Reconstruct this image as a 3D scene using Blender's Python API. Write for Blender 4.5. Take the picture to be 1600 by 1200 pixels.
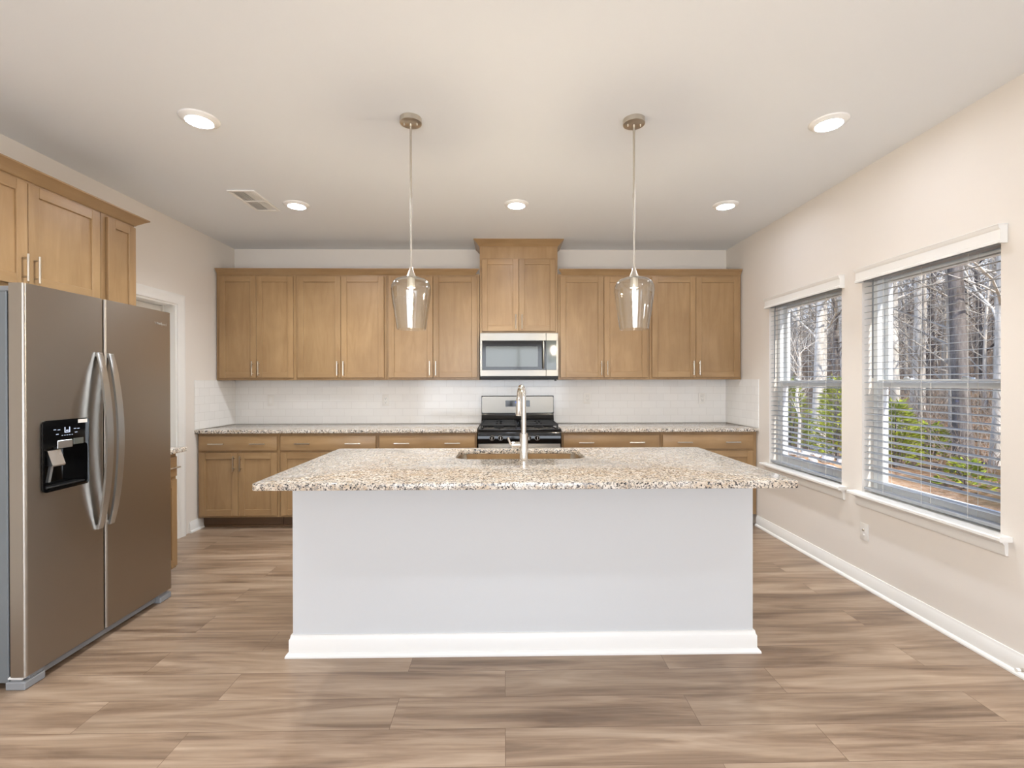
import bpy, bmesh, math, random
from mathutils import Vector, Matrix

# ------------------------------------------------------------------ camera, world, sun, daylight, exposure
for o in list(bpy.data.objects):
    bpy.data.objects.remove(o, do_unlink=True)
SC = bpy.context.scene
COL = SC.collection
XL, XR, YB, H = -2.831, 2.366, 4.965, 2.751          # left wall, right wall, back wall, ceiling height
YF = -3.2                                            # wall behind the camera
R = random.Random(11)

cam_data = bpy.data.cameras.new('camera')
cam = bpy.data.objects.new('camera', cam_data)
COL.objects.link(cam)
yaw, pitch, roll = -.0158, -.0038, -.0019
right0 = Vector((math.cos(yaw), math.sin(yaw), 0))
fwd_y = Vector((-math.sin(yaw), math.cos(yaw), 0))
fwd = fwd_y * math.cos(pitch) + Vector((0, 0, 1)) * math.sin(pitch)
up0 = -fwd_y * math.sin(pitch) + Vector((0, 0, 1)) * math.cos(pitch)
cr, sr = math.cos(roll), math.sin(roll)
rt, up = right0 * cr + up0 * sr, up0 * cr - right0 * sr
m = Matrix.Identity(4)
for i in range(3):
    m[i][0], m[i][1], m[i][2] = rt[i], up[i], -fwd[i]
m.translation = Vector((0, 0, 1.3477))
cam.matrix_world = m
cam_data.sensor_width = 36
cam_data.lens = 731.93 / 1600 * 36
cam_data.clip_start = .02
cam_data.clip_end = 300
SC.camera = cam

W = bpy.data.worlds.new('sky'); SC.world = W
W.use_nodes = True
nt = W.node_tree
bg = nt.nodes['Background']
tc = nt.nodes.new('ShaderNodeTexCoord')
sx = nt.nodes.new('ShaderNodeSeparateXYZ')
rp = nt.nodes.new('ShaderNodeValToRGB')
nt.links.new(tc.outputs['Generated'], sx.inputs[0])
nt.links.new(sx.outputs['Z'], rp.inputs[0])
rp.color_ramp.elements[0].position = 0
rp.color_ramp.elements[0].color = (.82, .90, 1.0, 1)
rp.color_ramp.elements[1].position = .7
rp.color_ramp.elements[1].color = (.22, .45, .95, 1)
nt.links.new(rp.outputs[0], bg.inputs[0])
bg.inputs[1].default_value = .95

def lamp(name, kind, loc, direction, energy, color, **kw):
    d = bpy.data.lights.new(name, kind)
    d.energy = energy; d.color = color
    for k, v in kw.items(): setattr(d, k, v)
    o = bpy.data.objects.new(name, d); COL.objects.link(o)
    o.location = loc
    o.rotation_euler = Vector(direction).to_track_quat('-Z', 'Y').to_euler()
    return o
SUN = lamp('sun', 'SUN', (10, -10, 12), (-.22, .72, -.66), 3.3, (1, .94, .85), angle=.009)
# daylight falling in through the glazed openings behind the camera: from the sky; the patio lamp tilted up is added fill for the ceiling
lamp('daylight_patio', 'AREA', (-.3, YF - .12, 1.22), (0, 1, 0), 74, (.88, .93, 1.0), shape='RECTANGLE', size=4.0, size_y=2.1)
lamp('ceiling_fill_patio', 'AREA', (-.3, YF - .15, .9), (0, .40, .92), 12, (.84, .90, 1.0), shape='RECTANGLE', size=4.0, size_y=1.6)
lamp('daylight_side', 'AREA', (XR + .12, -1.55, 1.1), (-1, 0, .3), 6, (.95, .97, 1.0), shape='RECTANGLE', size=2.1, size_y=1.9)
SC.view_settings.view_transform = 'Standard'
SC.view_settings.look = 'None'
SC.view_settings.gamma = 1
SC.view_settings.use_curve_mapping = False
SC.view_settings.exposure = 1.03

# ------------------------------------------------------------------ helpers
def lin(c):
    out = []
    for v in c:
        v /= 255.
        out.append(v / 12.92 if v <= .04045 else ((v + .055) / 1.055) ** 2.4)
    return (*out, 1)

def mat(name, rgb, rough=.5, metal=0., spec=None, coat=0., **kw):
    M = bpy.data.materials.new(name); M.use_nodes = True
    b = M.node_tree.nodes['Principled BSDF']
    b.inputs['Base Color'].default_value = lin(rgb)
    b.inputs['Roughness'].default_value = rough
    b.inputs['Metallic'].default_value = metal
    if spec is not None: b.inputs['Specular IOR Level'].default_value = spec
    if coat: b.inputs['Coat Weight'].default_value = coat; b.inputs['Coat Roughness'].default_value = .1
    for k, v in kw.items(): b.inputs[k].default_value = v
    return M

class NT:
    """tiny node helper on a material"""
    def __init__(s, M): s.t = M.node_tree; s.b = s.t.nodes['Principled BSDF']
    def n(s, typ, **kw):
        x = s.t.nodes.new(typ)
        for k, v in kw.items(): setattr(x, k, v)
        return x
    def l(s, a, b): s.t.links.new(a, b)
    def coords(s, scale=(1, 1, 1), rnd=False):
        tc = s.n('ShaderNodeTexCoord'); mp = s.n('ShaderNodeMapping')
        mp.inputs['Scale'].default_value = scale
        s.l(tc.outputs['Object'], mp.inputs['Vector'])
        if rnd:
            oi = s.n('ShaderNodeObjectInfo'); mu = s.n('ShaderNodeMath', operation='MULTIPLY'); mu.inputs[1].default_value = 37.
            cb = s.n('ShaderNodeCombineXYZ')
            s.l(oi.outputs['Random'], mu.inputs[0])
            for i in range(3): s.l(mu.outputs[0], cb.inputs[i])
            s.l(cb.outputs[0], mp.inputs['Location'])
        return mp.outputs[0]
    def noise(s, vec, scale=1, detail=4, rough=.5, dist=0):
        x = s.n('ShaderNodeTexNoise'); s.l(vec, x.inputs['Vector'])
        x.inputs['Scale'].default_value = scale; x.inputs['Detail'].default_value = detail
        x.inputs['Roughness'].default_value = rough; x.inputs['Distortion'].default_value = dist
        return x.outputs['Fac']
    def ramp(s, fac, stops):
        x = s.n('ShaderNodeValToRGB'); s.l(fac, x.inputs[0])
        e = x.color_ramp.elements
        while len(e) < len(stops): e.new(.5)
        for i, (p, c) in enumerate(stops):
            e[i].position = p; e[i].color = lin(c) if max(c) > 1 else (*c, 1)
        return x.outputs[0]
    def mix(s, fac, a, b, blend='MIX'):
        x = s.n('ShaderNodeMix', data_type='RGBA', blend_type=blend)
        for i, v in ((0, fac), (6, a), (7, b)):
            if hasattr(v, 'links'): s.l(v, x.inputs[i])
            elif i == 0: x.inputs[0].default_value = v
            else: x.inputs[i].default_value = lin(v)
        return x.outputs[2]
    def bump(s, h, strength=.1, dist=.01):
        x = s.n('ShaderNodeBump'); x.inputs['Strength'].default_value = strength; x.inputs['Distance'].default_value = dist
        s.l(h, x.inputs['Height']); s.l(x.outputs[0], s.b.inputs['Normal'])

def obj(name, bm, M, parent=None, smooth=True):
    me = bpy.data.meshes.new(name)
    bmesh.ops.recalc_face_normals(bm, faces=bm.faces[:])
    bm.to_mesh(me); bm.free()
    if M is not None:
        for x in (M if isinstance(M, (list, tuple)) else [M]): me.materials.append(x)
    if smooth:
        for p in me.polygons: p.use_smooth = True
        me.set_sharp_from_angle(angle=math.radians(32))
    o = bpy.data.objects.new(name, me); COL.objects.link(o)
    if parent is not None: o.parent = parent
    return o

def tag(o, label, cat, group=None, kind=None):
    o['label'] = label
    o['category'] = cat
    if group: o['group'] = group
    if kind: o['kind'] = kind
    return o

def thing(name, label, cat, loc=(0, 0, 0), rz=0, group=None):
    o = bpy.data.objects.new(name, None); COL.objects.link(o)
    o.location = loc; o.rotation_euler = (0, 0, rz); o.empty_display_size = .05
    return tag(o, label, cat, group)

def struct(name, bm, M, label, cat):
    o = obj(name, bm, M)
    return tag(o, label, cat, kind='structure')

def B(): return bmesh.new()

def box(bm, x0, x1, y0, y1, z0, z1, bev=0., seg=1, mi=0):
    r = bmesh.ops.create_cube(bm, size=1)
    vs = r['verts']
    for v in vs:
        v.co = Vector((x0 + (v.co.x + .5) * (x1 - x0), y0 + (v.co.y + .5) * (y1 - y0), z0 + (v.co.z + .5) * (z1 - z0)))
    fs = set(f for v in vs for f in v.link_faces)
    for f in fs: f.material_index = mi
    if bev > 0:
        es = list(set(e for v in vs for e in v.link_edges))
        bmesh.ops.bevel(bm, geom=es, offset=bev, segments=seg, affect='EDGES', profile=.5, material=-1)
    return bm

def prism(bm, pts, axis, a, b, shear=(0, 0)):
    """polygon pts extruded along axis from a to b; pts are the two other coords in xyz order.  shear: mitre, coord += shear*pts[0]"""
    def mk(p, t):
        if axis == 'x': return (t, p[0], p[1])
        if axis == 'y': return (p[0], t, p[1])
        return (p[0], p[1], t)
    A = [bm.verts.new(mk(p, a + shear[0] * p[0])) for p in pts]
    Bv = [bm.verts.new(mk(p, b + shear[1] * p[0])) for p in pts]
    n = len(pts)
    bm.faces.new(A); bm.faces.new(Bv[::-1])
    for i in range(n): bm.faces.new((A[i], Bv[i], Bv[(i + 1) % n], A[(i + 1) % n]))
    return bm

def tube(bm, pts, rad, n=8, cap=True, flat=1.0):
    pts = [Vector(p) for p in pts]
    rings = []
    prev = None
    for i, p in enumerate(pts):
        t = (pts[min(i + 1, len(pts) - 1)] - pts[max(i - 1, 0)]).normalized()
        if prev is None:
            u = t.orthogonal().normalized() if abs(t.z) > .9 or True else None
        else:
            u = (prev - t * prev.dot(t))
            u = u.normalized() if u.length > 1e-6 else t.orthogonal().normalized()
        prev = u
        v = t.cross(u)
        r = rad[i] if isinstance(rad, (list, tuple)) else rad
        rings.append([bm.verts.new(p + (u * math.cos(a) * flat + v * math.sin(a)) * r) for a in [2 * math.pi * k / n for k in range(n)]])
    for a, b in zip(rings, rings[1:]):
        for k in range(n): bm.faces.new((a[k], a[(k + 1) % n], b[(k + 1) % n], b[k]))
    if cap:
        bm.faces.new(rings[0][::-1]); bm.faces.new(rings[-1])
    return bm

def lathe(bm, prof, n=32, c=(0, 0, 0), closed=False):
    """prof: (radius, z) list, spun about z"""
    rings = []
    for r, z in prof:
        if r < 1e-5: rings.append([bm.verts.new((c[0], c[1], c[2] + z))])
        else: rings.append([bm.verts.new((c[0] + r * math.cos(2 * math.pi * k / n), c[1] + r * math.sin(2 * math.pi * k / n), c[2] + z)) for k in range(n)])
    pr = list(zip(rings, rings[1:]))
    if closed: pr.append((rings[-1], rings[0]))
    for a, b in pr:
        for k in range(n):
            k2 = (k + 1) % n
            if len(a) == 1 and len(b) == 1: continue
            if len(a) == 1: bm.faces.new((a[0], b[k2], b[k]))
            elif len(b) == 1: bm.faces.new((a[k], a[k2], b[0]))
            else: bm.faces.new((a[k], a[k2], b[k2], b[k]))
    return bm

def cyl(bm, p, q, r, n=16): return tube(bm, [p, q], r, n)

def rrect(x0, x1, y0, y1, r, seg=6):
    pts = []
    for cx, cy, a0 in ((x1 - r, y1 - r, 0), (x0 + r, y1 - r, 90), (x0 + r, y0 + r, 180), (x1 - r, y0 + r, 270)):
        for k in range(seg + 1):
            a = math.radians(a0 + 90 * k / seg)
            pts.append((cx + r * math.cos(a), cy + r * math.sin(a)))
    return pts

def rot_bm(bm, M4):
    bmesh.ops.transform(bm, matrix=M4, verts=bm.verts[:]); return bm

# ------------------------------------------------------------------ materials
def wall_paint(name, rgb, rough=.7):
    M = mat(name, rgb, rough, spec=.25); q = NT(M)
    q.bump(q.noise(q.coords(), 220, 3, .6), .06, .004)
    return M
M_WALL = wall_paint('wall_paint', (228, 221, 212))
M_CEIL = wall_paint('ceiling_paint', (231, 233, 234), .8)
M_WHITE = mat('trim_white', (236, 234, 229), .35, spec=.4)
M_ISL = wall_paint('island_paint', (208, 209, 209), .6)
M_PLATE = mat('plastic_white', (235, 232, 226), .4)
M_VINYL = mat('vinyl_white', (232, 236, 238), .4)
M_BLIND = mat('blind_shade_grey', (158, 161, 164), .45)  # white blind darkened to grey, its backlit shade put into the colour
M_WAND = mat('wand_grey', (105, 108, 110), .3)
M_CORD = mat('cord_white', (215, 212, 205), .8)
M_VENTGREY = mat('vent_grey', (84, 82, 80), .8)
M_DARKSLOT = mat('dark_slot', (45, 42, 40), .8)

def wood(name, axis, lo, hi, rough=.33):
    M = mat(name, hi, rough, spec=.45); q = NT(M)
    sc = [9, 9, 9]; sc['xyz'.index(axis)] = 1.1
    v = q.coords(tuple(sc), True)
    g = q.noise(v, 1.6, 6, .6, .9)
    cl = q.noise(q.coords((1, 1, 1), True), 3.2, 3, .5)
    c1 = q.ramp(g, [(.22, lo), (.7, hi)])
    c2 = q.mix(q.ramp(cl, [(.38, (0, 0, 0)), (.68, (1, 1, 1))]), c1, tuple(min(255, int(a * .93)) for a in lo))
    x = q.n('ShaderNodeMix', data_type='RGBA', blend_type='MIX'); x.inputs[0].default_value = .45
    q.l(c1, x.inputs[6]); q.l(c2, x.inputs[7])
    oi = q.n('ShaderNodeObjectInfo')
    hs = q.n('ShaderNodeHueSaturation')
    mr = q.n('ShaderNodeMapRange'); mr.inputs[3].default_value = .93; mr.inputs[4].default_value = 1.07
    q.l(oi.outputs['Random'], mr.inputs[0]); q.l(mr.outputs[0], hs.inputs['Value'])
    q.l(x.outputs[2], hs.inputs['Color']); q.l(hs.outputs[0], q.b.inputs['Base Color'])
    q.bump(g, .04, .002)
    return M
WLO, WHI = (149, 117, 80), (171, 140, 101)
M_WOODV = wood('maple_upright', 'z', WLO, WHI)
M_WOODH = wood('maple_lengthwise', 'x', WLO, WHI)
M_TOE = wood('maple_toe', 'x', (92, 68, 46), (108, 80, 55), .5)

def granite():
    M = mat('granite', (225, 215, 200), .13, spec=.5); q = NT(M)
    v = q.coords()
    base = q.ramp(q.noise(v, 28, 4, .6), [(.33, (198, 178, 153)), (.52, (221, 210, 194)), (.7, (232, 228, 221))])
    g = q.ramp(q.noise(v, 95, 3, .55, .4), [(.53, (0, 0, 0)), (.59, (1, 1, 1))])
    c = q.mix(g, base, (156, 149, 141))
    d = q.ramp(q.noise(v, 120, 2, .5, .7), [(.57, (0, 0, 0)), (.61, (1, 1, 1))])
    mp = q.n('ShaderNodeMapping'); q.l(v, mp.inputs[0]); mp.inputs['Location'].default_value = (3.1, 7.7, 1.3)
    k = q.ramp(q.noise(mp.outputs[0], 88, 3, .6, .5), [(.585, (0, 0, 0)), (.62, (1, 1, 1))])
    c = q.mix(d, c, (84, 80, 78))
    c = q.mix(k, c, (44, 44, 48))
    q.l(c, q.b.inputs['Base Color'])
    return M
M_GRAN = granite()

def floor_mat():
    M = mat('vinyl_plank', (140, 110, 86), .30, spec=.45); q = NT(M)
    v = q.coords()
    br = q.n('ShaderNodeTexBrick'); q.l(v, br.inputs['Vector'])
    br.offset = .37; br.offset_frequency = 2; br.squash = 1
    for n_, val in (('Scale', 1), ('Mortar Size', .0012), ('Mortar Smooth', .1), ('Bias', 0), ('Brick Width', 1.22), ('Row Height', .182)):
        br.inputs[n_].default_value = val
    br.inputs['Color1'].default_value = (0, 0, 0, 1); br.inputs['Color2'].default_value = (1, 1, 1, 1); br.inputs['Mortar'].default_value = (.5, .5, .5, 1)
    # per plank offset of the grain
    cb = q.n('ShaderNodeCombineXYZ')
    mu = q.n('ShaderNodeMath', operation='MULTIPLY'); mu.inputs[1].default_value = 9.
    q.l(br.outputs['Color'], mu.inputs[0]); q.l(mu.outputs[0], cb.inputs[0]); q.l(mu.outputs[0], cb.inputs[2])
    ad = q.n('ShaderNodeVectorMath', operation='ADD'); q.l(v, ad.inputs[0]); q.l(cb.outputs[0], ad.inputs[1])
    def sc(s):
        mp = q.n('ShaderNodeMapping'); q.l(ad.outputs[0], mp.inputs[0]); mp.inputs['Scale'].default_value = s; return mp.outputs[0]
    fine = q.noise(sc((1.6, 38, 1)), 1.5, 6, .65, .5)
    broad = q.noise(sc((.8, 7.5, 1)), 1.3, 4, .55, 1.2)
    c = q.ramp(broad, [(.31, (98, 77, 60)), (.48, (143, 119, 97)), (.70, (179, 157, 134))])
    f = q.ramp(fine, [(.36, (110, 88, 70)), (.64, (166, 144, 122))])
    x = q.n('ShaderNodeMix', data_type='RGBA', blend_type='MIX'); x.inputs[0].default_value = .3
    q.l(c, x.inputs[6]); q.l(f, x.inputs[7])
    hs = q.n('ShaderNodeHueSaturation')
    mr = q.n('ShaderNodeMapRange'); mr.inputs[3].default_value = .9; mr.inputs[4].default_value = 1.06
    q.l(br.outputs['Color'], mr.inputs[0]); q.l(mr.outputs[0], hs.inputs['Value']); q.l(x.outputs[2], hs.inputs['Color'])
    seam = q.mix(br.outputs['Fac'], hs.outputs[0], (108, 86, 68))
    q.l(seam, q.b.inputs['Base Color'])
    q.bump(fine, .05, .002)
    return M
M_FLOOR = floor_mat()

def tile_mat(name, axes):
    """white subway tile; axes: which object coords run along and up"""
    M = mat(name, (232, 229, 224), .12, spec=.5); q = NT(M)
    tc = q.n('ShaderNodeTexCoord'); sp = q.n('ShaderNodeSeparateXYZ'); cb = q.n('ShaderNodeCombineXYZ')
    q.l(tc.outputs['Object'], sp.inputs[0])
    q.l(sp.outputs[axes[0]], cb.inputs[0]); q.l(sp.outputs[axes[1]], cb.inputs[1])
    br = q.n('ShaderNodeTexBrick'); q.l(cb.outputs[0], br.inputs['Vector'])
    br.offset = .5; br.offset_frequency = 2
    for n_, val in (('Scale', 1), ('Mortar Size', .0016), ('Mortar Smooth', .25), ('Brick Width', .1535), ('Row Height', .0765)):
        br.inputs[n_].default_value = val
    br.inputs['Color1'].default_value = lin((240, 238, 234)); br.inputs['Color2'].default_value = lin((236, 234, 230)); br.inputs['Mortar'].default_value = lin((224, 221, 216))
    q.l(br.outputs['Color'], q.b.inputs['Base Color'])
    iv = q.n('ShaderNodeMath', operation='SUBTRACT'); iv.inputs[0].default_value = 1; q.l(br.outputs['Fac'], iv.inputs[1])
    wv = q.noise(tc.outputs['Object'], 6, 2)
    ad = q.n('ShaderNodeMath', operation='MULTIPLY_ADD'); q.l(wv, ad.inputs[0]); ad.inputs[1].default_value = .6; q.l(iv.outputs[0], ad.inputs[2])
    q.bump(ad.outputs[0], .35, .002)
    return M
M_TILE_X = tile_mat('subway_tile_back', (0, 2))
M_TILE_Y = tile_mat('subway_tile_side', (1, 2))

def steel(name, rgb, rough=.28, aniso=.6, rot=0., axis='Z'):
    M = mat(name, rgb, rough, 1.0); q = NT(M)
    if aniso:
        q.b.inputs['Anisotropic'].default_value = aniso
        q.b.inputs['Anisotropic Rotation'].default_value = rot
        t = q.n('ShaderNodeTangent', direction_type='RADIAL', axis=axis)
        q.l(t.outputs[0], q.b.inputs['Tangent'])
    return M
M_FRIDGE = steel('fridge_steel', (174, 168, 159), .33, .75, .25)
M_STEEL = steel('brushed_steel', (146, 142, 135), .34, .6, .25)
M_HANDLE = steel('handle_steel', (205, 208, 210), .32, 0)
M_NICKEL = steel('brushed_nickel', (205, 198, 186), .28, 0)
M_CHROME = steel('faucet_chrome', (225, 222, 216), .10, 0)
M_SINK = steel('sink_steel', (215, 210, 200), .3, 0)
M_FGREY = mat('fridge_side_grey', (124, 130, 134), .45, .3)
M_FPLAST = mat('fridge_plastic_grey', (140, 142, 144), .5)
M_BLACK = mat('black_gloss', (10, 10, 11), .08, spec=.5)
M_ENAMEL = mat('black_enamel', (20, 20, 21), .18, spec=.5)
M_IRON = mat('cast_iron', (34, 34, 34), .55)
M_GLASSD = mat('dark_oven_glass', (92, 96, 92), .06, spec=.6)
M_BLACKM = mat('black_matt', (16, 16, 17), .5)

def emis(name, rgb, s):
    M = mat(name, (0, 0, 0), .5); b = M.node_tree.nodes['Principled BSDF']
    b.inputs['Emission Color'].default_value = lin(rgb); b.inputs['Emission Strength'].default_value = s
    return M
M_LENS = emis('lamp_lens', (234, 240, 255), 48)
M_BULB = emis('bulb_glow', (255, 238, 216), 1000)
M_FIL = emis('bulb_filament', (255, 190, 110), 60)
M_BLUE = emis('blue_display', (60, 110, 255), 1.0)
M_ICON = emis('icon_glow', (200, 210, 235), .8)

def thin_glass(name, tint=(255, 255, 255), boost=1.0):
    M = bpy.data.materials.new(name); M.use_nodes = True
    t = M.node_tree
    t.nodes.remove(t.nodes['Principled BSDF'])
    out = t.nodes['Material Output']
    tr = t.nodes.new('ShaderNodeBsdfTransparent'); tr.inputs[0].default_value = lin(tint)
    gl = t.nodes.new('ShaderNodeBsdfGlossy'); gl.inputs['Roughness'].default_value = .01
    lw = t.nodes.new('ShaderNodeLayerWeight'); lw.inputs[0].default_value = .5
    pw = t.nodes.new('ShaderNodeMath'); pw.operation = 'POWER'; pw.inputs[1].default_value = 4.
    mu = t.nodes.new('ShaderNodeMath'); mu.operation = 'MULTIPLY_ADD'; mu.inputs[1].default_value = .55 * boost; mu.inputs[2].default_value = .045 * boost; mu.use_clamp = True
    mx = t.nodes.new('ShaderNodeMixShader')
    t.links.new(lw.outputs['Facing'], pw.inputs[0]); t.links.new(pw.outputs[0], mu.inputs[0]); t.links.new(mu.outputs[0], mx.inputs[0])
    t.links.new(tr.outputs[0], mx.inputs[1]); t.links.new(gl.outputs[0], mx.inputs[2])
    t.links.new(mx.outputs[0], out.inputs[0])
    return M
M_PANE = thin_glass('window_glass', (253, 253, 253), .8)
M_SHADE = thin_glass('clear_shade_glass', (252, 253, 252), 1.9)
M_BULBGLASS = thin_glass('bulb_glass', (254, 253, 250), .35)
# ------------------------------------------------------------------ room shell
bm = B(); box(bm, XL - .2, XR + .16, YF - .2, YB + .15, -.12, 0)
struct('floor', bm, M_FLOOR, 'brown wood-look plank floor running across the kitchen', 'floor')
bm = B(); box(bm, XL - .2, XR + .16, YF - .2, YB + .15, H, H + .12)
struct('ceiling', bm, M_CEIL, 'flat off-white ceiling over the kitchen', 'ceiling')
bm = B(); box(bm, XL - .2, XR + .16, YB, YB + .15, 0, H)
struct('wall_back', bm, M_WALL, 'beige back wall behind the cabinets and range', 'wall')

def wall_x(bm, x0, x1, ya, yb, holes):
    """wall slab normal to x with rectangular holes (y0,y1,z0,z1) sorted by y"""
    y = ya
    for (h0, h1, z0, z1) in holes:
        if h0 > y: box(bm, x0, x1, y, h0, 0, H)
        if z0 > 0: box(bm, x0, x1, h0, h1, 0, z0)
        box(bm, x0, x1, h0, h1, z1, H)
        y = h1
    box(bm, x0, x1, y, yb, 0, H)

DOOR = (3.29, 4.095, 0, 2.03)
WIN = [(3.252, 4.151), (2.197, 3.064)]
WZ0, WZ1 = .612, 2.07
STZ = .620
bm = B(); wall_x(bm, XL - .2, XL, YF, YB, [DOOR])
struct('wall_left', bm, M_WALL, 'beige left wall behind the refrigerator', 'wall')
bm = B(); wall_x(bm, XR, XR + .16, YF, YB, [(-2.65, -.45, .02, 2.05), (WIN[1][0], WIN[1][1], WZ0, WZ1), (WIN[0][0], WIN[0][1], WZ0, WZ1)])
struct('wall_right', bm, M_WALL, 'beige right wall with two blind-covered windows', 'wall')
bm = B()
box(bm, XL, -2.3, YF - .2, YF, 0, H); box(bm, 1.7, XR, YF - .2, YF, 0, H); box(bm, -2.3, 1.7, YF - .2, YF, 2.3, H)
struct('wall_front', bm, M_WALL, 'beige wall with a glazed opening facing the kitchen', 'wall')

# baseboards
def base_profile(h=.098, t=.014, shoe=True):
    p = [(0, 0), (t + .014, 0), (t + .014, .008), (t + .009, .016), (t, .02), (t, h - .022), (t * .65, h - .014), (t * .5, h), (0, h)] if shoe else \
        [(0, 0), (t, 0), (t, h - .022), (t * .65, h - .014), (t * .5, h), (0, h)]
    return p
bm = B()
prism(bm, [(XR - a, z) for a, z in base_profile()], 'y', .55, YB - .62)
struct('baseboard_right', bm, M_WHITE, 'white baseboard along the right wall under the windows', 'baseboard')
bm = B()
prism(bm, [(XL + a, z) for a, z in base_profile()], 'y', 4.236, YB - .54)
struct('baseboard_left', bm, M_WHITE, 'short white baseboard between door casing and base cabinet', 'baseboard')

# spring door stop on the right baseboard
t = thing('door_stop', 'small metal spring door stop on the right baseboard', 'door stop', (XR - .014, 2.045, .062))
bm = B(); lathe(bm, [(0, 0), (.011, 0), (.011, .006), (.006, .009), (0, .009)], 12); rot_bm(bm, Matrix.Rotation(-math.pi / 2, 4, 'Y'))
obj('mount', bm, M_NICKEL, t)
bm = B()
pts = [(-.008 - .055 * k / 80, .006 * math.cos(k * .785), .006 * math.sin(k * .785)) for k in range(81)]
tube(bm, pts, .0016, 5); obj('spring', bm, M_NICKEL, t)
bm = B(); cyl(bm, (-.063, 0, 0), (-.078, 0, 0), .008, 12); obj('rubber_tip', bm, M_PLATE, t)

# ------------------------------------------------------------------ door on the left wall
y0, y1, _, z1 = DOOR
def casing_profile(w=.085):
    # (across, out)
    return [(0, 0), (0, .010), (.012, .013), (.02, .011), (.045, .013), (.055, .018), (w - .008, .020), (w, .016), (w, 0)]
def casing(bm, y0, y1, z1, x, out):
    # two legs and a head, mitred look by overlap of equal profiles
    pf = casing_profile()
    n = len(pf)
    def ring(fn): return [bm.verts.new(fn(a, b)) for a, b in pf]
    rs = [ring(lambda a, b: (x + out * b, y0 - a, 0)), ring(lambda a, b: (x + out * b, y0 - a, z1 + a)),
          ring(lambda a, b: (x + out * b, y1 + a, z1 + a)), ring(lambda a, b: (x + out * b, y1 + a, 0))]
    for p, q in zip(rs, rs[1:]):
        for k in range(n): bm.faces.new((p[k], p[(k + 1) % n], q[(k + 1) % n], q[k]))
    bm.faces.new(rs[0]); bm.faces.new(rs[-1])
bm = B(); casing(bm, y0 + .012, y1 - .002, z1 - .002, XL, 1)
struct('trim_1', bm, M_WHITE, 'white moulded casing around the door beside the refrigerator', 'door casing')
bm = B()
box(bm, XL - .2, XL - .0005, y0, y0 + .018, 0, z1); box(bm, XL - .2, XL - .0005, y1 - .018, y1, 0, z1); box(bm, XL - .2, XL - .0005, y0 + .018, y1 - .018, z1 - .018, z1)
box(bm, XL - .115, XL - .10, y0 + .018, y0 + .03, 0, z1 - .018); box(bm, XL - .115, XL - .10, y1 - .03, y1 - .018, 0, z1 - .018)
d1 = struct('door_1', bm, M_WHITE, 'white interior door in its jamb beyond the refrigerator', 'door')
bm = B()
a, b = y0 + .021, y1 - .021
box(bm, XL - .155, XL - .118, a, b, .008, z1 - .021, .002)
for p, q, u, v in ((a + .11, (a + b) / 2 - .05, .2, .95), ((a + b) / 2 + .05, b - .11, .2, .95), (a + .11, (a + b) / 2 - .05, 1.1, 1.85), ((a + b) / 2 + .05, b - .11, 1.1, 1.85)):
    box(bm, XL - .12, XL - .112, p, q, u, v, .006)
obj('door_leaf', bm, M_WHITE, d1)

# ------------------------------------------------------------------ windows
def build_window(name, ya, yb, label):
    xo = XR + .075
    bm = B()
    fw = .035
    box(bm, xo, xo + .075, ya, ya + fw, WZ0, WZ1, .002); box(bm, xo, xo + .075, yb - fw, yb, WZ0, WZ1, .002)
    box(bm, xo, xo + .075, ya + fw, yb - fw, WZ1 - fw, WZ1, .002); box(bm, xo, xo + .075, ya + fw, yb - fw, WZ0, WZ0 + fw, .002)
    box(bm, xo + .034, xo + .040, ya + fw, ya + fw + .008, WZ0 + fw, WZ1 - fw); box(bm, xo + .034, xo + .040, yb - fw - .008, yb - fw, WZ0 + fw, WZ1 - fw)
    w = struct(name, bm, M_VINYL, label, 'window')
    zm = 1.335
    for nm, x0, za, zb in (('lower_sash', xo + .004, WZ0 + fw, zm + .025), ('upper_sash', xo + .042, zm - .025, WZ1 - fw)):
        bm = B(); s = .038; p, q = ya + fw, yb - fw
        box(bm, x0, x0 + .03, p, p + s, za, zb, .003); box(bm, x0, x0 + .03, q - s, q, za, zb, .003)
        box(bm, x0, x0 + .03, p + s, q - s, za, za + .05, .003); box(bm, x0, x0 + .03, p + s, q - s, zb - .05, zb, .003)
        sh = obj(nm, bm, M_VINYL, w)
        bm = B(); box(bm, x0 + .013, x0 + .016, p + s, q - s, za + .05, zb - .05)
        obj('pane', bm, M_PANE, sh, smooth=False)
        if nm == 'lower_sash':
            for yy in (ya + .25, yb - .25):
                bm = B(); box(bm, x0 + .002, x0 + .028, yy - .028, yy + .028, zb, zb + .008, .003); box(bm, x0 + .0, x0 + .014, yy - .008, yy + .022, zb + .008, zb + .016, .003)
                obj('sash_lock', bm, M_VINYL, sh)
    return w
build_window('window_1', WIN[0][0], WIN[0][1], 'white sash window nearer the corner cabinets on the right wall')
build_window('window_2', WIN[1][0], WIN[1][1], 'larger-looking white sash window nearest the viewer on the right wall')
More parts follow.
